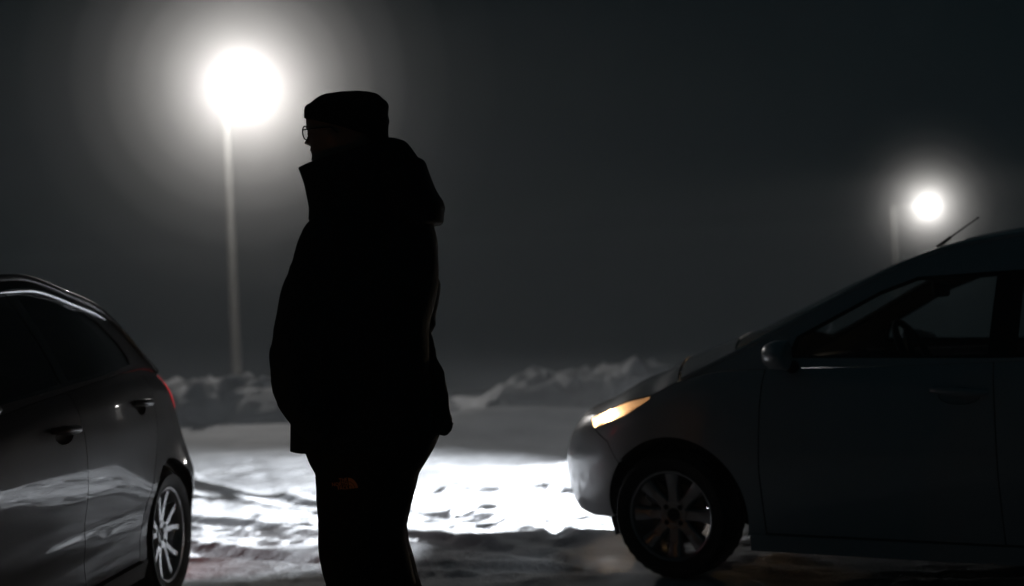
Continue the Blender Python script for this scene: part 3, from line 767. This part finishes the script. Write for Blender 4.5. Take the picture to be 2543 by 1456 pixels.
# ------------------------------------------------------------------ the man
# local frame: x to the right of the picture, y away from it, z up; standing at (PX, PY)
PX, PY = -.535, 4.42
M['coat'] = principled("dark_parka", (.012, .022, .028), .85, 0, 0, .25, 25, .25, 220, .2)
M['fleece'] = principled("knit_beanie", (.012, .013, .015), .95, 0, 0, .2, 40, .5, 180, .1)
M['pants'] = principled("dark_softshell", (.011, .013, .015), .8, 0, 0, .2, 25, .2, 260, .2)
M['skin'] = principled("skin", (.30, .17, .12), .5, 0, 0, .1, 20, .05, 300)
M['boots'] = principled("dark_boots", (.010, .010, .010), .6, 0, 0, .2, 25, .2, 150)
M['logo'] = principled("orange_print", (.90, .36, .12), .6)
def man_px(px, py, y=0.0):
    """picture point of the outline -> local x, z at depth offset y"""
    u = (px - 1271.5)/3530; v = (728 - py)/3530; d = PY + y
    return (d*(u*_c + v*_s) - PX, CAM_H + d*(-u*_s + v*_c))
def outline(pts):
    q = sorted([man_px(*p) for p in pts], key=lambda t: t[1])
    zz = []; xx = []
    for x, z in q:
        if zz and z - zz[-1] < 1e-3: continue
        zz.append(z); xx.append(x)
    return pchip(zz, xx), zz[0], zz[-1]
def loft(mb, Lp, Rp, depth, yc, n=60, seg=56, ex=2.3, fold=.004, z0=None, z1=None, caps=(True, True), fz=9.0, seed=0):
    """stacked rounded rings between a left and a right outline; depth, yc: functions of z"""
    (fl, a0, a1), (fr, b0, b1) = outline(Lp), outline(Rp)
    z0 = max(a0, b0) if z0 is None else z0; z1 = min(a1, b1) if z1 is None else z1
    rows = []
    for i in range(n + 1):
        z = z0 + (z1 - z0)*i/n; l, r = float(fl(z)), float(fr(z)); cx = (l + r)/2; hw = (r - l)/2; dp = depth(z) if callable(depth) else depth; yy = yc(z) if callable(yc) else yc
        ring = []
        for k in range(seg):
            t = 2*math.pi*k/seg; c, s_ = math.cos(t), math.sin(t)
            x = math.copysign(abs(c)**(2/ex), c)*hw; y = math.copysign(abs(s_)**(2/ex), s_)*dp
            nz = noise.noise(Vector((x*7 + seed, y*7, z*fz)))*fold*(1 - .75*abs(c)**6) + noise.noise(Vector((x*23 + seed, y*23, z*23)))*fold*.3
            f = 1 + nz/max(.03, math.hypot(x, y))
            ring.append((cx + x*f, yy + y*f, z))
        rows.append(ring)
    mb.rings(rows, *caps)
man = thing('person', "man seen from behind in a dark beanie, glasses and hooded parka, hands in pockets", 'person')
man.location = (PX, PY, 0)

# body: one continuous skinned figure (mostly under the clothes) with a modelled head
def build_body():
    J = {}; E_ = []
    def chain(names): 
        for a, b in zip(names, names[1:]): E_.append((a, b))
    P = {'pelvis': (.05, .02, .98, .13), 'belly': (.03, .02, 1.15, .13), 'chest': (.05, .02, 1.38, .13), 'collar': (.05, .02, 1.52, .07), 'neck': (.05, .01, 1.63, .058), 'skull': (.03, .0, 1.72, .05),
         'shl': (-.01, -.07, 1.43, .05), 'elbl': (-.115, -.20, 1.12, .034), 'wrl': (-.075, -.19, .94, .026), 'hal': (-.01, -.11, .87, .030),
         'shr': (.16, .13, 1.43, .055), 'elbr': (.18, .13, 1.15, .04), 'wrr': (.235, .03, .93, .03), 'har': (.215, .01, .865, .033),
         'hipl': (.02, -.04, .90, .085), 'knl': (.05, -.05, .50, .055), 'anl': (.10, -.03, .09, .042), 'tol': (.0, .0, .05, .035),
         'hipr': (.09, .08, .90, .085), 'knr': (.125, .08, .50, .05), 'anr': (.19, .09, .09, .042), 'tor': (.09, .14, .05, .035)}
    chain(['pelvis', 'belly', 'chest', 'collar', 'neck', 'skull']); chain(['chest', 'shl', 'elbl', 'wrl', 'hal']); chain(['chest', 'shr', 'elbr', 'wrr', 'har'])
    chain(['pelvis', 'hipl', 'knl', 'anl', 'tol']); chain(['pelvis', 'hipr', 'knr', 'anr', 'tor'])
    for h, w, sg in (('hal', 'wrl', 1), ('har', 'wrr', -1)):      # five curled fingers on each pocketed hand
        hx, hy, hz, _ = P[h]; 
        for i in range(4):
            o = (i - 1.5)*.019; ln = (.030, .036, .034, .026)[i]
            P[h + 'k%d' % i] = (hx + .006, hy + o, hz - .035, .0095); P[h + 'm%d' % i] = (hx + .016*sg, hy + o, hz - .035 - ln, .0088); P[h + 't%d' % i] = (hx + .036*sg, hy + o, hz - .045 - ln, .0078)
            chain([h, h + 'k%d' % i, h + 'm%d' % i, h + 't%d' % i])
        P[h + 'th0'] = (hx + .012*sg, hy - .036, hz + .002, .0105); P[h + 'th1'] = (hx + .022*sg, hy - .046, hz - .03, .0095); P[h + 'th2'] = (hx + .03*sg, hy - .042, hz - .055, .0085)
        chain([h, h + 'th0', h + 'th1', h + 'th2'])
    names = list(P); idx = {n: i for i, n in enumerate(names)}
    me = bpy.data.meshes.new('body_cage'); me.from_pydata([P[n][:3] for n in names], [(idx[a], idx[b]) for a, b in E_], [])
    o = bpy.data.objects.new('body', me); COL.objects.link(o)
    sk = o.modifiers.new('skin', 'SKIN'); ss = o.modifiers.new('sub', 'SUBSURF'); ss.levels = ss.render_levels = 2
    for i, n in enumerate(names):
        d = me.skin_vertices[0].data[i]; d.radius = (P[n][3], P[n][3]); d.use_root = (n == 'pelvis')
    dg = bpy.context.evaluated_depsgraph_get(); ev = o.evaluated_get(dg); m2 = bpy.data.meshes.new_from_object(ev)
    bpy.data.objects.remove(o); bpy.data.meshes.remove(me)
    # head: rings in its own frame (+x = face), then turned towards the left and away
    rows = []; H = .212; z0 = HZ
    front = pchip([0, .06, .14, .22, .28, .33, .38, .44, .50, .56, .62, .70, .80, .90, .97, 1], [.055, .090, .104, .103, .108, .106, .107, .112, .112, .111, .117, .119, .114, .086, .045, .006])
    back = pchip([0, .1, .2, .35, .5, .65, .8, .92, 1], [.095, .097, .099, .102, .105, .104, .094, .06, .006])
    side = pchip([0, .06, .15, .3, .45, .6, .75, .88, .96, 1], [.05, .058, .064, .070, .074, .077, .074, .056, .03, .005])
    for i in range(53):
        t = i/52; ring = []
        for k in range(64):
            a = 2*math.pi*k/64; c, s_ = math.cos(a), math.sin(a)
            rx = float(front(t)) if c > 0 else float(back(t)); x = rx*math.copysign(abs(c)**.9, c); y = float(side(t))*math.copysign(abs(s_)**.92, s_)
            if c > 0:
                g_ = lambda w, m, h, am: am*math.exp(-(y/w)**2 - ((t - m)/h)**2)
                x += g_(.014, .385, .045, .026) + g_(.010, .45, .06, .014)             # nose
                x += g_(.024, .265, .018, .007) + g_(.024, .225, .02, .007) + g_(.026, .10, .06, .008)   # lips, chin
                for sg in (1, -1): x -= .011*math.exp(-((y - sg*.031)/.016)**2 - ((t - .5)/.04)**2); x += .006*math.exp(-((y - sg*.034)/.024)**2 - ((t - .585)/.03)**2)
            for sg in (1, -1):                                                        # ears
                y += sg*.016*math.exp(-((x + .008)/.016)**2 - ((t - .43)/.11)**2)*(1 if s_*sg > .5 else 0)
            ring.append(Vector((x, y, z0 + t*H)))
        rows.append(ring)
    rot = Matrix.Rotation(R(156), 3, 'Z'); hb = MB(); hb.rings([[rot @ (v - Vector((0, 0, 0))) for v in ring] for ring in rows])
    for sg in (1, -1):
        q = Vector((.094, sg*.031, z0 + .5*H))
        ball = [[rot @ (q + Vector((.012*math.cos(p)*math.cos(l), .012*math.cos(p)*math.sin(l), .012*math.sin(p)))) for l in np.linspace(0, 2*math.pi, 13)[:-1]] for p in np.linspace(-1.5, 1.5, 9)]
        hb.rings(ball)
    bm = bmesh.new(); bm.from_mesh(m2)
    t_ = bpy.data.meshes.new('t'); t_.from_pydata([(v[0] + HX, v[1] + HY, v[2]) for v in hb.v], [], hb.f); bm.from_mesh(t_); bpy.data.meshes.remove(t_)
    bmesh.ops.recalc_face_normals(bm, faces=bm.faces)
    for f in bm.faces: f.smooth = True
    me = bpy.data.meshes.new('body'); bm.to_mesh(me); bm.free(); bpy.data.meshes.remove(m2)
    return link('body', me, M['skin'], man), rot
HX, HY, HZ = man_px(850, 330)[0], .0, 1.664
body, HROT = build_body()

# beanie
bn = MB()
loft(bn, [(757, 312), (758, 290), (759, 283), (764, 266), (778, 250), (800, 236), (812, 232), (840, 228), (868, 225.5)],
         [(967, 364), (965, 345), (964, 330), (965, 310), (967, 300), (964, 285), (965, 265), (961, 254), (950, 244), (940, 235), (925, 229), (895, 225.5)],
     lambda z: .098*max(.02, 1 - smooth(1.79, 1.905, z)**2*.97), .0, 40, 56, 2.2, .0025, z0=man_px(860, 360)[1], seed=4)
zb0 = min(v[2] for v in bn.v); zb1 = max(v[2] for v in bn.v); xb0 = min(v[0] for v in bn.v); xb1 = max(v[0] for v in bn.v)
for i, v in enumerate(bn.v): bn.v[i] = (v[0], v[1], v[2] + .088*max(0, 1 - (v[2] - zb0)/(zb1 - zb0)*1.25)*(xb1 - v[0])/(xb1 - xb0))
bo = bn.build('beanie', M['fleece'], man)
# glasses
gl = MB(); 
def hp(x, y, z): v = HROT @ Vector((x, y, 0)); return Vector((v.x + HX, v.y + HY, z))
ze = HZ + .50*.226 - .002
for sg in (1, -1):
    gl.tube([hp(.121 - .012*abs(math.cos(t)*.024*sg + sg*.032)/.05, sg*.032 + .026*math.cos(t), ze + .021*math.sin(t)) for t in np.linspace(0, 2*math.pi, 33)], .0022, 8, False)
    gl.tube([hp(.107, sg*.058, ze + .006), hp(.06, sg*.076, ze + .006), hp(-.01, sg*.082, ze + .004), hp(-.03, sg*.08, ze - .015)], .002, 6)
gl.tube([hp(.119, .008, ze + .004), hp(.124, 0, ze + .007), hp(.119, -.008, ze + .004)], .002, 6)
go = gl.build('glasses', M['gloss_black'], man)
lm = MB()
for sg in (1, -1):
    lm.rings([[hp(.1205 - .012*abs(sg*.032 + r*math.cos(t))/.05, sg*.032 + r*.026/.026*math.cos(t), ze + r*.021/.026*math.sin(t)) for t in np.linspace(0, 2*math.pi, 25)[:-1]] for r in (.0255, .001)], False, True)
lm.build('lenses', M['lens'], go)

# parka: body, collar, hood, sleeves
tz = lambda *k: pchip(*zip(*k))
jk = MB()
loft(jk, [(722, 1118), (722, 1090), (723, 1050), (718, 1010), (712, 960), (706, 880), (708, 800), (722, 700), (738, 640), (752, 590), (768, 548), (770, 520), (790, 490)],
         [(1078, 1086), (1080, 1060), (1076, 1000), (1068, 930), (1064, 860), (1066, 800), (1078, 760), (1086, 700), (1088, 650), (1084, 600), (1076, 560), (1060, 510), (1035, 470)],
     tz((.77, .20), (1.0, .215), (1.25, .205), (1.42, .18), (1.55, .12)), .02, 80, 64, 2.5, .007, z0=man_px(722, 1117)[1], z1=man_px(900, 488)[1], seed=1)
jo = jk.build('parka', M['coat'], man)
ck = MB()
loft(ck, [(766, 545), (767, 520), (762, 490), (755, 460), (748, 440), (741, 419)],
         [(1040, 545), (1032, 500), (1020, 460), (1000, 430), (985, 400), (972, 380)], tz((1.45, .15), (1.6, .115), (1.72, .10)), .01, 24, 56, 2.3, .003, z0=man_px(800, 545)[1], z1=man_px(741, 419)[1], seed=2)
# rising rim of the collar from the front tip to the nape
for i, v in enumerate(ck.v):
    k = float(smooth(man_px(760, 470)[1], man_px(741, 419)[1], v[2])); t = np.clip((v[0] - man_px(741, 419)[0])/.30, 0, 1)
    ck.v[i] = (v[0], v[1], v[2] + k*(.075*t - .0))
ck.build('collar', M['coat'], jo)
hd = MB()
loft(hd, [(960, 560), (950, 520), (940, 470), (940, 420), (930, 390), (924, 362), (924, 345)],
         [(1094, 557.5), (1099, 552), (1102, 530), (1104, 515), (1100, 500), (1090, 484), (1080, 466), (1070, 440), (1062, 420), (1051, 397), (1040, 393), (1030, 380), (1015, 359), (1004, 350), (992, 347)],
     tz((1.44, .10), (1.5, .16), (1.6, .165), (1.68, .13), (1.735, .09)), .02, 50, 56, 2.4, .005, z1=man_px(985, 346.5)[1], z0=man_px(1090, 557)[1], seed=3)
hd.build('hood', M['coat'], jo)
def sleeve(mb, pts, rad, seed, n=60, seg=32, fold=.008):
    """sleeve along picture points with a depth for each; creases gather at the elbow"""
    P = [Vector((*man_px(p[0], p[1], p[2])[:1], p[2], man_px(p[0], p[1], p[2])[1])) for p in pts]
    cl = [0]
    for a, b in zip(P, P[1:]): cl.append(cl[-1] + (b - a).length)
    f = [pchip(cl, [p[i] for p in P]) for i in range(3)]; fr = pchip(cl, rad)
    cen = [Vector([float(g(cl[-1]*i/n)) for g in f]) for i in range(n + 1)]; rows = []; up = Vector((0, 1, 0))
    for i, c in enumerate(cen):
        t = (cen[min(i+1, n)] - cen[max(i-1, 0)]).normalized(); a = t.cross(up).normalized(); b = a.cross(t).normalized()
        r0 = float(fr(cl[-1]*i/n)); ring = []
        for k in range(seg):
            th = 2*math.pi*k/seg; d = a*math.cos(th) + b*math.sin(th)
            q = c + d*r0
            w = math.exp(-((i/n - .52)/.22)**2)*1.3 + .35
            r = r0 + fold*w*noise.noise(Vector((d.x*1.6 + seed, d.y*1.6, i/n*17 + d.x*2.0))) + .002*noise.noise(q*40)
            ring.append(c + d*r)
        rows.append(ring)
    mb.rings(rows)
sl = MB(); sleeve(sl, [(815, 548, -.08), (799, 580, -.11), (790, 620, -.13), (782, 660, -.15), (768, 710, -.17), (750, 770, -.19), (739, 850, -.21), (733, 905, -.22), (733, 935, -.22), (742, 980, -.22), (760, 1020, -.21), (780, 1050, -.20), (800, 1072, -.18)],
                  [.030, .056, .066, .070, .073, .074, .074, .074, .073, .069, .062, .055, .045], 3.0, fold=.004); sl.build('sleeve', M['coat'], jo)
sr = MB(); sleeve(sr, [(1020, 560, .16), (1018, 640, .18), (1020, 720, .19), (1012, 790, .18), (1006, 830, .15), (1021, 880, .12), (1050, 940, .09), (1062, 1000, .06), (1070, 1045, .04), (1074, 1062, .03)],
                  [.078, .088, .090, .085, .074, .072, .068, .068, .066, .058], 8.0, fold=.014); sr.build('sleeve', M['coat'], jo)
cf = MB(); sleeve(cf, [(1078, 1040, .04), (1084, 1052, .035), (1086, 1062, .03), (1082, 1074, .03)], [.046, .052, .046, .03], 5.0, 14, 28, .004); cf.build('cuff', M['coat'], jo)

# trousers
tr = MB()
loft(tr, [(744, 1080), (757, 1118), (770, 1150), (784, 1180), (786, 1215), (786, 1240), (790, 1300), (799, 1350), (815, 1410), (835, 1460)], [(1092, 1080), (1090, 1086), (1075, 1118), (1053, 1155), (1041, 1176), (1034, 1205), (1025, 1240), (1011, 1300), (1007, 1330), (1011, 1360), (1022, 1410), (1034, 1460)],
     tz((.35, .10), (.5, .125), (.6, .16), (.75, .185), (.85, .19)), .015, 60, 64, 2.3, .005, z0=man_px(900, 1455)[1], z1=man_px(900, 1082)[1], seed=6)
loft(tr, [(835, 1190), (806, 1240), (796, 1300), (797, 1350), (808, 1410), (822, 1460), (838, 1520), (850, 1600), (850, 1680)],
         [(985, 1190), (980, 1240), (968, 1300), (960, 1350), (958, 1410), (962, 1460), (968, 1520), (975, 1600), (985, 1680)], tz((.08, .085), (.35, .095), (.6, .10), (.75, .08)), -.05, 60, 48, 2.2, .007, seed=7)
loft(tr, [(880, 1190), (880, 1240), (875, 1300), (878, 1350), (892, 1410), (905, 1460), (915, 1520), (920, 1600), (920, 1680)],
         [(1000, 1190), (1008, 1240), (1008, 1290), (1006, 1315), (1010, 1350), (1026, 1410), (1040, 1460), (1055, 1520), (1058, 1600), (1060, 1680)], tz((.08, .085), (.35, .095), (.6, .10), (.75, .08)), .08, 60, 48, 2.2, .007, seed=9)
to = tr.build('trousers', M['pants'], man)
bt = MB()
for cx, cy in ((.085, -.05), (.175, .08)):
    rows = []
    for i in range(14):
        t = i/13; x = cx + .09 - .30*t; w = .045*math.sin(math.pi*min(1, .12 + t*.9))**.4; h = .15 - .09*float(smooth(.25, .8, t)); w = max(w, .012)
        rows.append([(x, cy + t*.08 + w*math.cos(a), .012 + (h/2)*(1 + math.sin(a))) for a in np.linspace(0, 2*math.pi, 19)[:-1]])
    bt.rings(rows); bt.tube([(cx, cy, .05), (cx, cy, .20)], [.06, .07], 16)
bt.build('boots', M['boots'], man)

# printed emblem on the thigh
def emblem():
    bv = BVHTree.FromPolygons([Vector(v) for v in tr.v], [f for f in tr.f])
    V, F = [], []
    x0, z0 = man_px(867, 1215, -.165); tilt = R(5)
    def place(u, v):       # u, v in metres from the foot of the quarter dome's straight side
        x = x0 + u*math.cos(tilt) - v*math.sin(tilt); z = z0 + u*math.sin(tilt) + v*math.cos(tilt)
        h = bv.ray_cast(Vector((x, -1, z)), Vector((0, 1, 0)))
        return (x, (h[0].y if h[0] else -.16) - .0012, z)
    S_ = PY/3530
    hh = 27*S_
    def ring(r0, r1, n=24, seg=3):
        o = len(V)
        for i in range(n + 1):
            a = math.pi/2*i/n
            for j in range(seg + 1):
                r = r0 + (r1 - r0)*j/seg; V.append(place(r*math.cos(a)*.80 + .0, r*math.sin(a)*1.0))
        for i in range(n):
            for j in range(seg): a_ = o + i*(seg+1) + j; F.append((a_, a_+1, a_+seg+2, a_+seg+1))
    ring(.0005, hh*.30); ring(hh*.34, hh*.62); ring(hh*.66, hh)
    for row, txt in enumerate(("THE", "NORTH", "FACE")):
        cu = bpy.data.curves.new('txt', 'FONT'); cu.body = txt; cu.size = 1; cu.align_x = 'RIGHT'; cu.offset = .018; cu.resolution_u = 2
        ob = bpy.data.objects.new('txt', cu); COL.objects.link(ob)
        dg = bpy.context.evaluated_depsgraph_get(); m = bpy.data.meshes.new_from_object(ob.evaluated_get(dg))
        o = len(V); sc = hh*.325/.70
        for v in m.vertices: V.append(place(v.co.x*sc*.92 - hh*.07, v.co.y*sc*1.0 + hh*(.69 - .345*row)))
        for p in m.polygons: F.append(tuple(o + i for i in p.vertices))
        bpy.data.objects.remove(ob); bpy.data.curves.remove(cu); bpy.data.meshes.remove(m)
    me = bpy.data.meshes.new('emblem'); me.from_pydata(V, [], F); me.update()
    return link('emblem', me, M['logo'], to)
emblem()

# ------------------------------------------------------------------ lot lights
def lot_light(x, y, h, arm_dx, arm_dy, label, power, aim=None):
    root = thing('lot_light', label, 'lamp post', 'lot lights in the fog'); root.location = (x, y, 0)
    pm = MB()
    z0 = -.13*min(45, y - 17.2) - .1
    pm.lathe([(.10, z0), (.10, .0), (.085, .05), (.05, h + .1), (.0001, h + .11)], 20, axis='z')
    pole = pm.build('pole', M['pole'], root)
    fl = MB(); fl.lathe([(.19, z0 + .1), (.19, z0 + .13), (.11, z0 + .135)], 20, axis='z'); fl.build('base_plate', M['pole'], pole)
    am = MB(); am.tube([(0, 0, h), (arm_dx*.5, arm_dy*.5, h + .07), (arm_dx, arm_dy, h + .08)], [.035, .03, .03], 10); am.build('arm', M['pole'], root)
    d = Vector((-(x + arm_dx), -(y + arm_dy), CAM_H - h - 4)).normalized()
    hd = MB(); hd.box((0, 0, .06), (.34, .26, .10), .03); hd.box((0, 0, .125), (.22, .16, .03), .01)
    for k in range(7): hd.box((-.09 + .03*k, 0, .15), (.006, .15, .04))
    head = hd.build('lamp_head', M['dark'], root); head.location = (arm_dx, arm_dy, h); head.rotation_euler = (-d).to_track_quat('Z', 'Y').to_euler()
    ln = MB(); ln.box((0, 0, .006), (.29, .21, .012), .004); ln.build('lens', M['led_panel'], head)
    c0 = Vector((arm_dx, arm_dy, h)) + d*.16
    lamp('lot_light_source', 'POINT', c0, power, (1.0, .96, .92), root, .11)
    if aim is not None: lamp('lot_light_throw', 'SPOT', c0, LAMP_DOWN_W, (1.0, .93, .88), root, .11, aim, 112, 1.0)
    return root
M['pole'] = principled("galvanised_pole", (0.11, 0.11, 0.105), 0.55, 0.3, 0, 0.15, 4, 0.1, 40)
M['led_panel'] = emissive("lit_lamp_glass", (0.97, 0.98, 1.0), 60)
lot_light(-4.70, 24.0, 4.86, .44, -.9, "nearer lot light with a huge white glow, its pale pole rising behind the snow bank", LAMP_W, (.40, -.75, -.55))
lot_light(16.75, 62.0, 4.30, 1.35, -.6, "farther lot light with a small round glow above the silver car's roof", LAMP2_W)

# ------------------------------------------------------------------ snow
def snow_material():
    m, N, L, b = mat_new("packed_snow")
    b.inputs["Roughness"].default_value = 0.7; b.inputs["Specular IOR Level"].default_value = 0.3
    tc = N.new("ShaderNodeTexCoord")
    n1 = N.new("ShaderNodeTexNoise"); n1.inputs["Scale"].default_value = 1.3; n1.inputs["Detail"].default_value = 6
    cr = N.new("ShaderNodeValToRGB"); cr.color_ramp.elements[0].color = (.60, .62, .65, 1); cr.color_ramp.elements[1].color = (.82, .84, .87, 1)
    cr.color_ramp.elements[0].position = .35; cr.color_ramp.elements[1].position = .65
    n2 = N.new("ShaderNodeTexNoise"); n2.inputs["Scale"].default_value = 38; n2.inputs["Detail"].default_value = 6; n2.inputs["Roughness"].default_value = .65
    bp = N.new("ShaderNodeBump"); bp.inputs["Strength"].default_value = .8; bp.inputs["Distance"].default_value = .016
    L.new(tc.outputs["Object"], n1.inputs["Vector"]); L.new(tc.outputs["Object"], n2.inputs["Vector"])
    L.new(n1.outputs["Fac"], cr.inputs[0]); L.new(cr.outputs[0], b.inputs["Base Color"])
    L.new(n2.outputs["Fac"], bp.inputs["Height"]); L.new(bp.outputs[0], b.inputs["Normal"])
    return m
M['snow'] = snow_material()
random.seed(5)
PRINTS = [(random.uniform(-.9, 1.0), random.uniform(7.2, 9.4), random.uniform(0, 6.28)) for _ in range(26)]
def snow_h(x, y):
    z = .030*fbm(x*.5, y*.8, 3)
    z = z + .012*fbm(x*.55 + 3, y*3.2, 4)                      # drift streaks along the lane
    ch = np.clip(1 - smooth(7.6, 9.0, y), 0, 1)*.68 + .32*(1 - smooth(10.8, 12.5, y)) + .05        # churned, rutted near ground
    z = z + ch*(.040*billow(x*1.6, y*2.4, 4) - .018)
    z = z + ch*(.018*billow(x*6.5 + 2, y*8.0, 3) + .007*billow(x*19, y*22, 2))
    z = z + .010*fbm(x*2.6 + 5, y*4.5, 3)*(1 - .6*smooth(10, 12, y))
    # wheel ruts and the crumbly berms beside them
    for (y0, sl, dep, w) in ((7.95, .06, .018, .16), (9.35, .05, .028, .17), (10.6, .05, .03, .2)):
        d = y - (y0 + sl*(x + 1.0) + .05*fbm(x*.8, y0, 2))
        z = z - dep*np.exp(-(d/w)**2) + dep*.8*np.exp(-((d + w*1.9)/(w*.6))**2)*(.5 + billow(x*3, y*3, 2))
    d = y - (7.22 + .10*fbm(x*.9, .5, 3) - .02*x)
    z = z + .020*np.exp(-(d/.16)**2)*(.2 + 1.2*billow(x*2.3 + 1, y*2, 3)) + .008*smooth(-.1, .35, d)
    for (px, py, a) in PRINTS:                                  # footprints
        ca, sa = math.cos(a), math.sin(a); u = (x - px)*ca + (y - py)*sa; v = -(x - px)*sa + (y - py)*ca
        q = (u/.15)**2 + (v/.065)**2
        z = z - .028*np.exp(-q**2) + .010*np.exp(-(q - 1.7)**2*1.5)
    z = z + .20*np.exp(-((x + .30)/1.0)**2 - ((y - 12.6)/.9)**2) + .10*np.exp(-((x - 1.2)/1.4)**2 - ((y - 12.8)/.8)**2)
    z = z - .13*np.clip(y - 17.2, 0, 45)*smooth(17.0, 19.0, y)
    for (ax_, ay_, r_) in ((2.6, 13.2, 7.35), (2.6, 13.2, 5.95), (-5.5, 1.5, 7.6)):
        rr_ = np.hypot(x - ax_, y - ay_); d = rr_ - r_; th = np.arctan2(y - ay_, x - ax_)
        z = z - .020*np.exp(-(d/.085)**4)*(.75 + .25*np.sin(th*r_*2*math.pi/.055)) + .014*np.exp(-((np.abs(d) - .13)/.04)**2)
    # keep it flat under the tyres
    for mw, pts in ((MW_R, ((0, .73), (0, -.73), (2.55, .73), (2.55, -.73))), (MW_L, ((0, .735), (0, -.735), (2.58, .735), (2.58, -.735)))):
        for p in pts:
            w = mw @ Vector((p[0], p[1], 0)); k = np.exp(-(((x - w.x)**2 + (y - w.y)**2)/.10)**2); z = z*(1 - k) + .040*k
    return z
def axis_pts(lo, hi, step, far0, far1):
    a = list(np.arange(lo, hi + 1e-6, step)); s = step
    while a[-1] < far1: s *= 1.25; a.append(min(a[-1] + s, far1))
    s = step
    while a[0] > far0: s *= 1.25; a.insert(0, max(a[0] - s, far0))
    return np.array(a)
gx = axis_pts(-4.2, 4.2, .028, -80, 80); gy = axis_pts(5.2, 13.5, .026, -12, 105)
X, Y = np.meshgrid(gx, gy, indexing='ij'); Z = snow_h(X, Y)
def grid_mesh(name, X, Y, Z, mat):
    nu, nv = X.shape
    me = bpy.data.meshes.new(name)
    co = np.stack([X, Y, Z], -1).reshape(-1, 3).astype(np.float32)
    I = np.arange(nu*nv).reshape(nu, nv)
    q = np.stack([I[:-1, :-1], I[1:, :-1], I[1:, 1:], I[:-1, 1:]], -1).reshape(-1, 4)
    me.vertices.add(len(co)); me.vertices.foreach_set('co', co.ravel())
    me.loops.add(q.size); me.loops.foreach_set('vertex_index', q.ravel().astype(np.int32))
    me.polygons.add(len(q)); me.polygons.foreach_set('loop_start', np.arange(0, q.size, 4, dtype=np.int32)); me.polygons.foreach_set('loop_total', np.full(len(q), 4, np.int32))
    me.update(); me.validate()
    for p in me.polygons: p.use_smooth = True
    return link(name, me, mat)
ground = grid_mesh('ground', X, Y, Z, M['snow']); ground['kind'] = 'structure'

def bank(x0, x1, yb, depth, hf, label, seed, step=.05):
    bx = np.arange(x0, x1, step); bv = np.linspace(0, 1, int(depth/step*1.3))
    U_, V_ = np.meshgrid(bx, bv, indexing='ij')
    end = smooth(x0, x0 + 1.0, U_)*(1 - smooth(x1 - 1.0, x1, U_))
    prof = smooth(0, .22, V_)*(1 - smooth(.7, 1, V_))
    h = hf(U_)*end
    lump = billow(U_*1.5 + seed, V_*depth*1.5, 3); lump2 = billow(U_*4.3 + seed, V_*depth*4.3, 2)
    z = h*prof*(.70 + .34*lump) + .24*prof*lump2*end + .05*prof*billow(U_*11 + seed, V_*depth*11, 2)*end - .06
    y = yb + V_*depth + .30*prof*(fbm(U_*1.1 + seed, V_*2 + z*2, 3)) - .16*np.sin(np.pi*np.clip(V_*3, 0, 1))*(lump - .3)
    x = U_ + .16*prof*fbm(U_*1.7 + seed + 9, V_*3, 2)
    o = grid_mesh('snow_bank', x, y, z, M['snow']); o['label'] = label; o['category'] = 'snow bank'; o['group'] = 'ploughed snow banks'
    return o
pk = lambda x, c, w, a: a*np.exp(-((x - c)/w)**2)
bank(-9.0, -.35, 14.55, 2.6, lambda x: .33 + pk(x, -2.2, .5, .08) + pk(x, -3.6, .8, .04), "low lumpy snow bank before the pale lamp pole, left of the man", 3)
bank(-.75, 9.0, 14.2, 3.0, lambda x: .27 + pk(x, 1.35, .5, .13) + pk(x, .5, .4, .05) + pk(x, -.35, .35, .07), "taller ragged snow bank rising behind the bonnet of the silver car", 11)

# ------------------------------------------------------------------ fog
def fog_material(name, dn, g_):
    m = bpy.data.materials.new(name); m.use_nodes = True; N, L = m.node_tree.nodes, m.node_tree.links
    N.remove(N["Principled BSDF"]); v = N.new("ShaderNodeVolumePrincipled")
    v.inputs["Color"].default_value = (.97, .97, .97, 1); v.inputs["Density"].default_value = dn; v.inputs["Anisotropy"].default_value = g_
    L.new(v.outputs[0], N["Material Output"].inputs["Volume"]); return m
fb = MB(); fb.box((0, 47, -1.0), (170, 126, 13.0)); haze = fb.build('haze', fog_material("night_fog", FOG_DENSITY, FOG_G), None, False); haze['kind'] = 'stuff'
for k, (r, dn) in enumerate(HALO_FOG):  # invented fog balls that give the lamps their round glow
    bm = bmesh.new(); bmesh.ops.create_icosphere(bm, subdivisions=4, radius=r)
    me = bpy.data.meshes.new('halo_fog_ball'); bm.to_mesh(me); bm.free()
    for p in me.polygons: p.use_smooth = True
    me.materials.append(fog_material("halo_fog", dn, .35))
    for (x, y, h) in ((-4.26, 23.1, 4.84), (18.1, 61.4, 4.28)):
        o = link('halo_fog_ball', me); o.location = (x, y, h); o['kind'] = 'stuff'
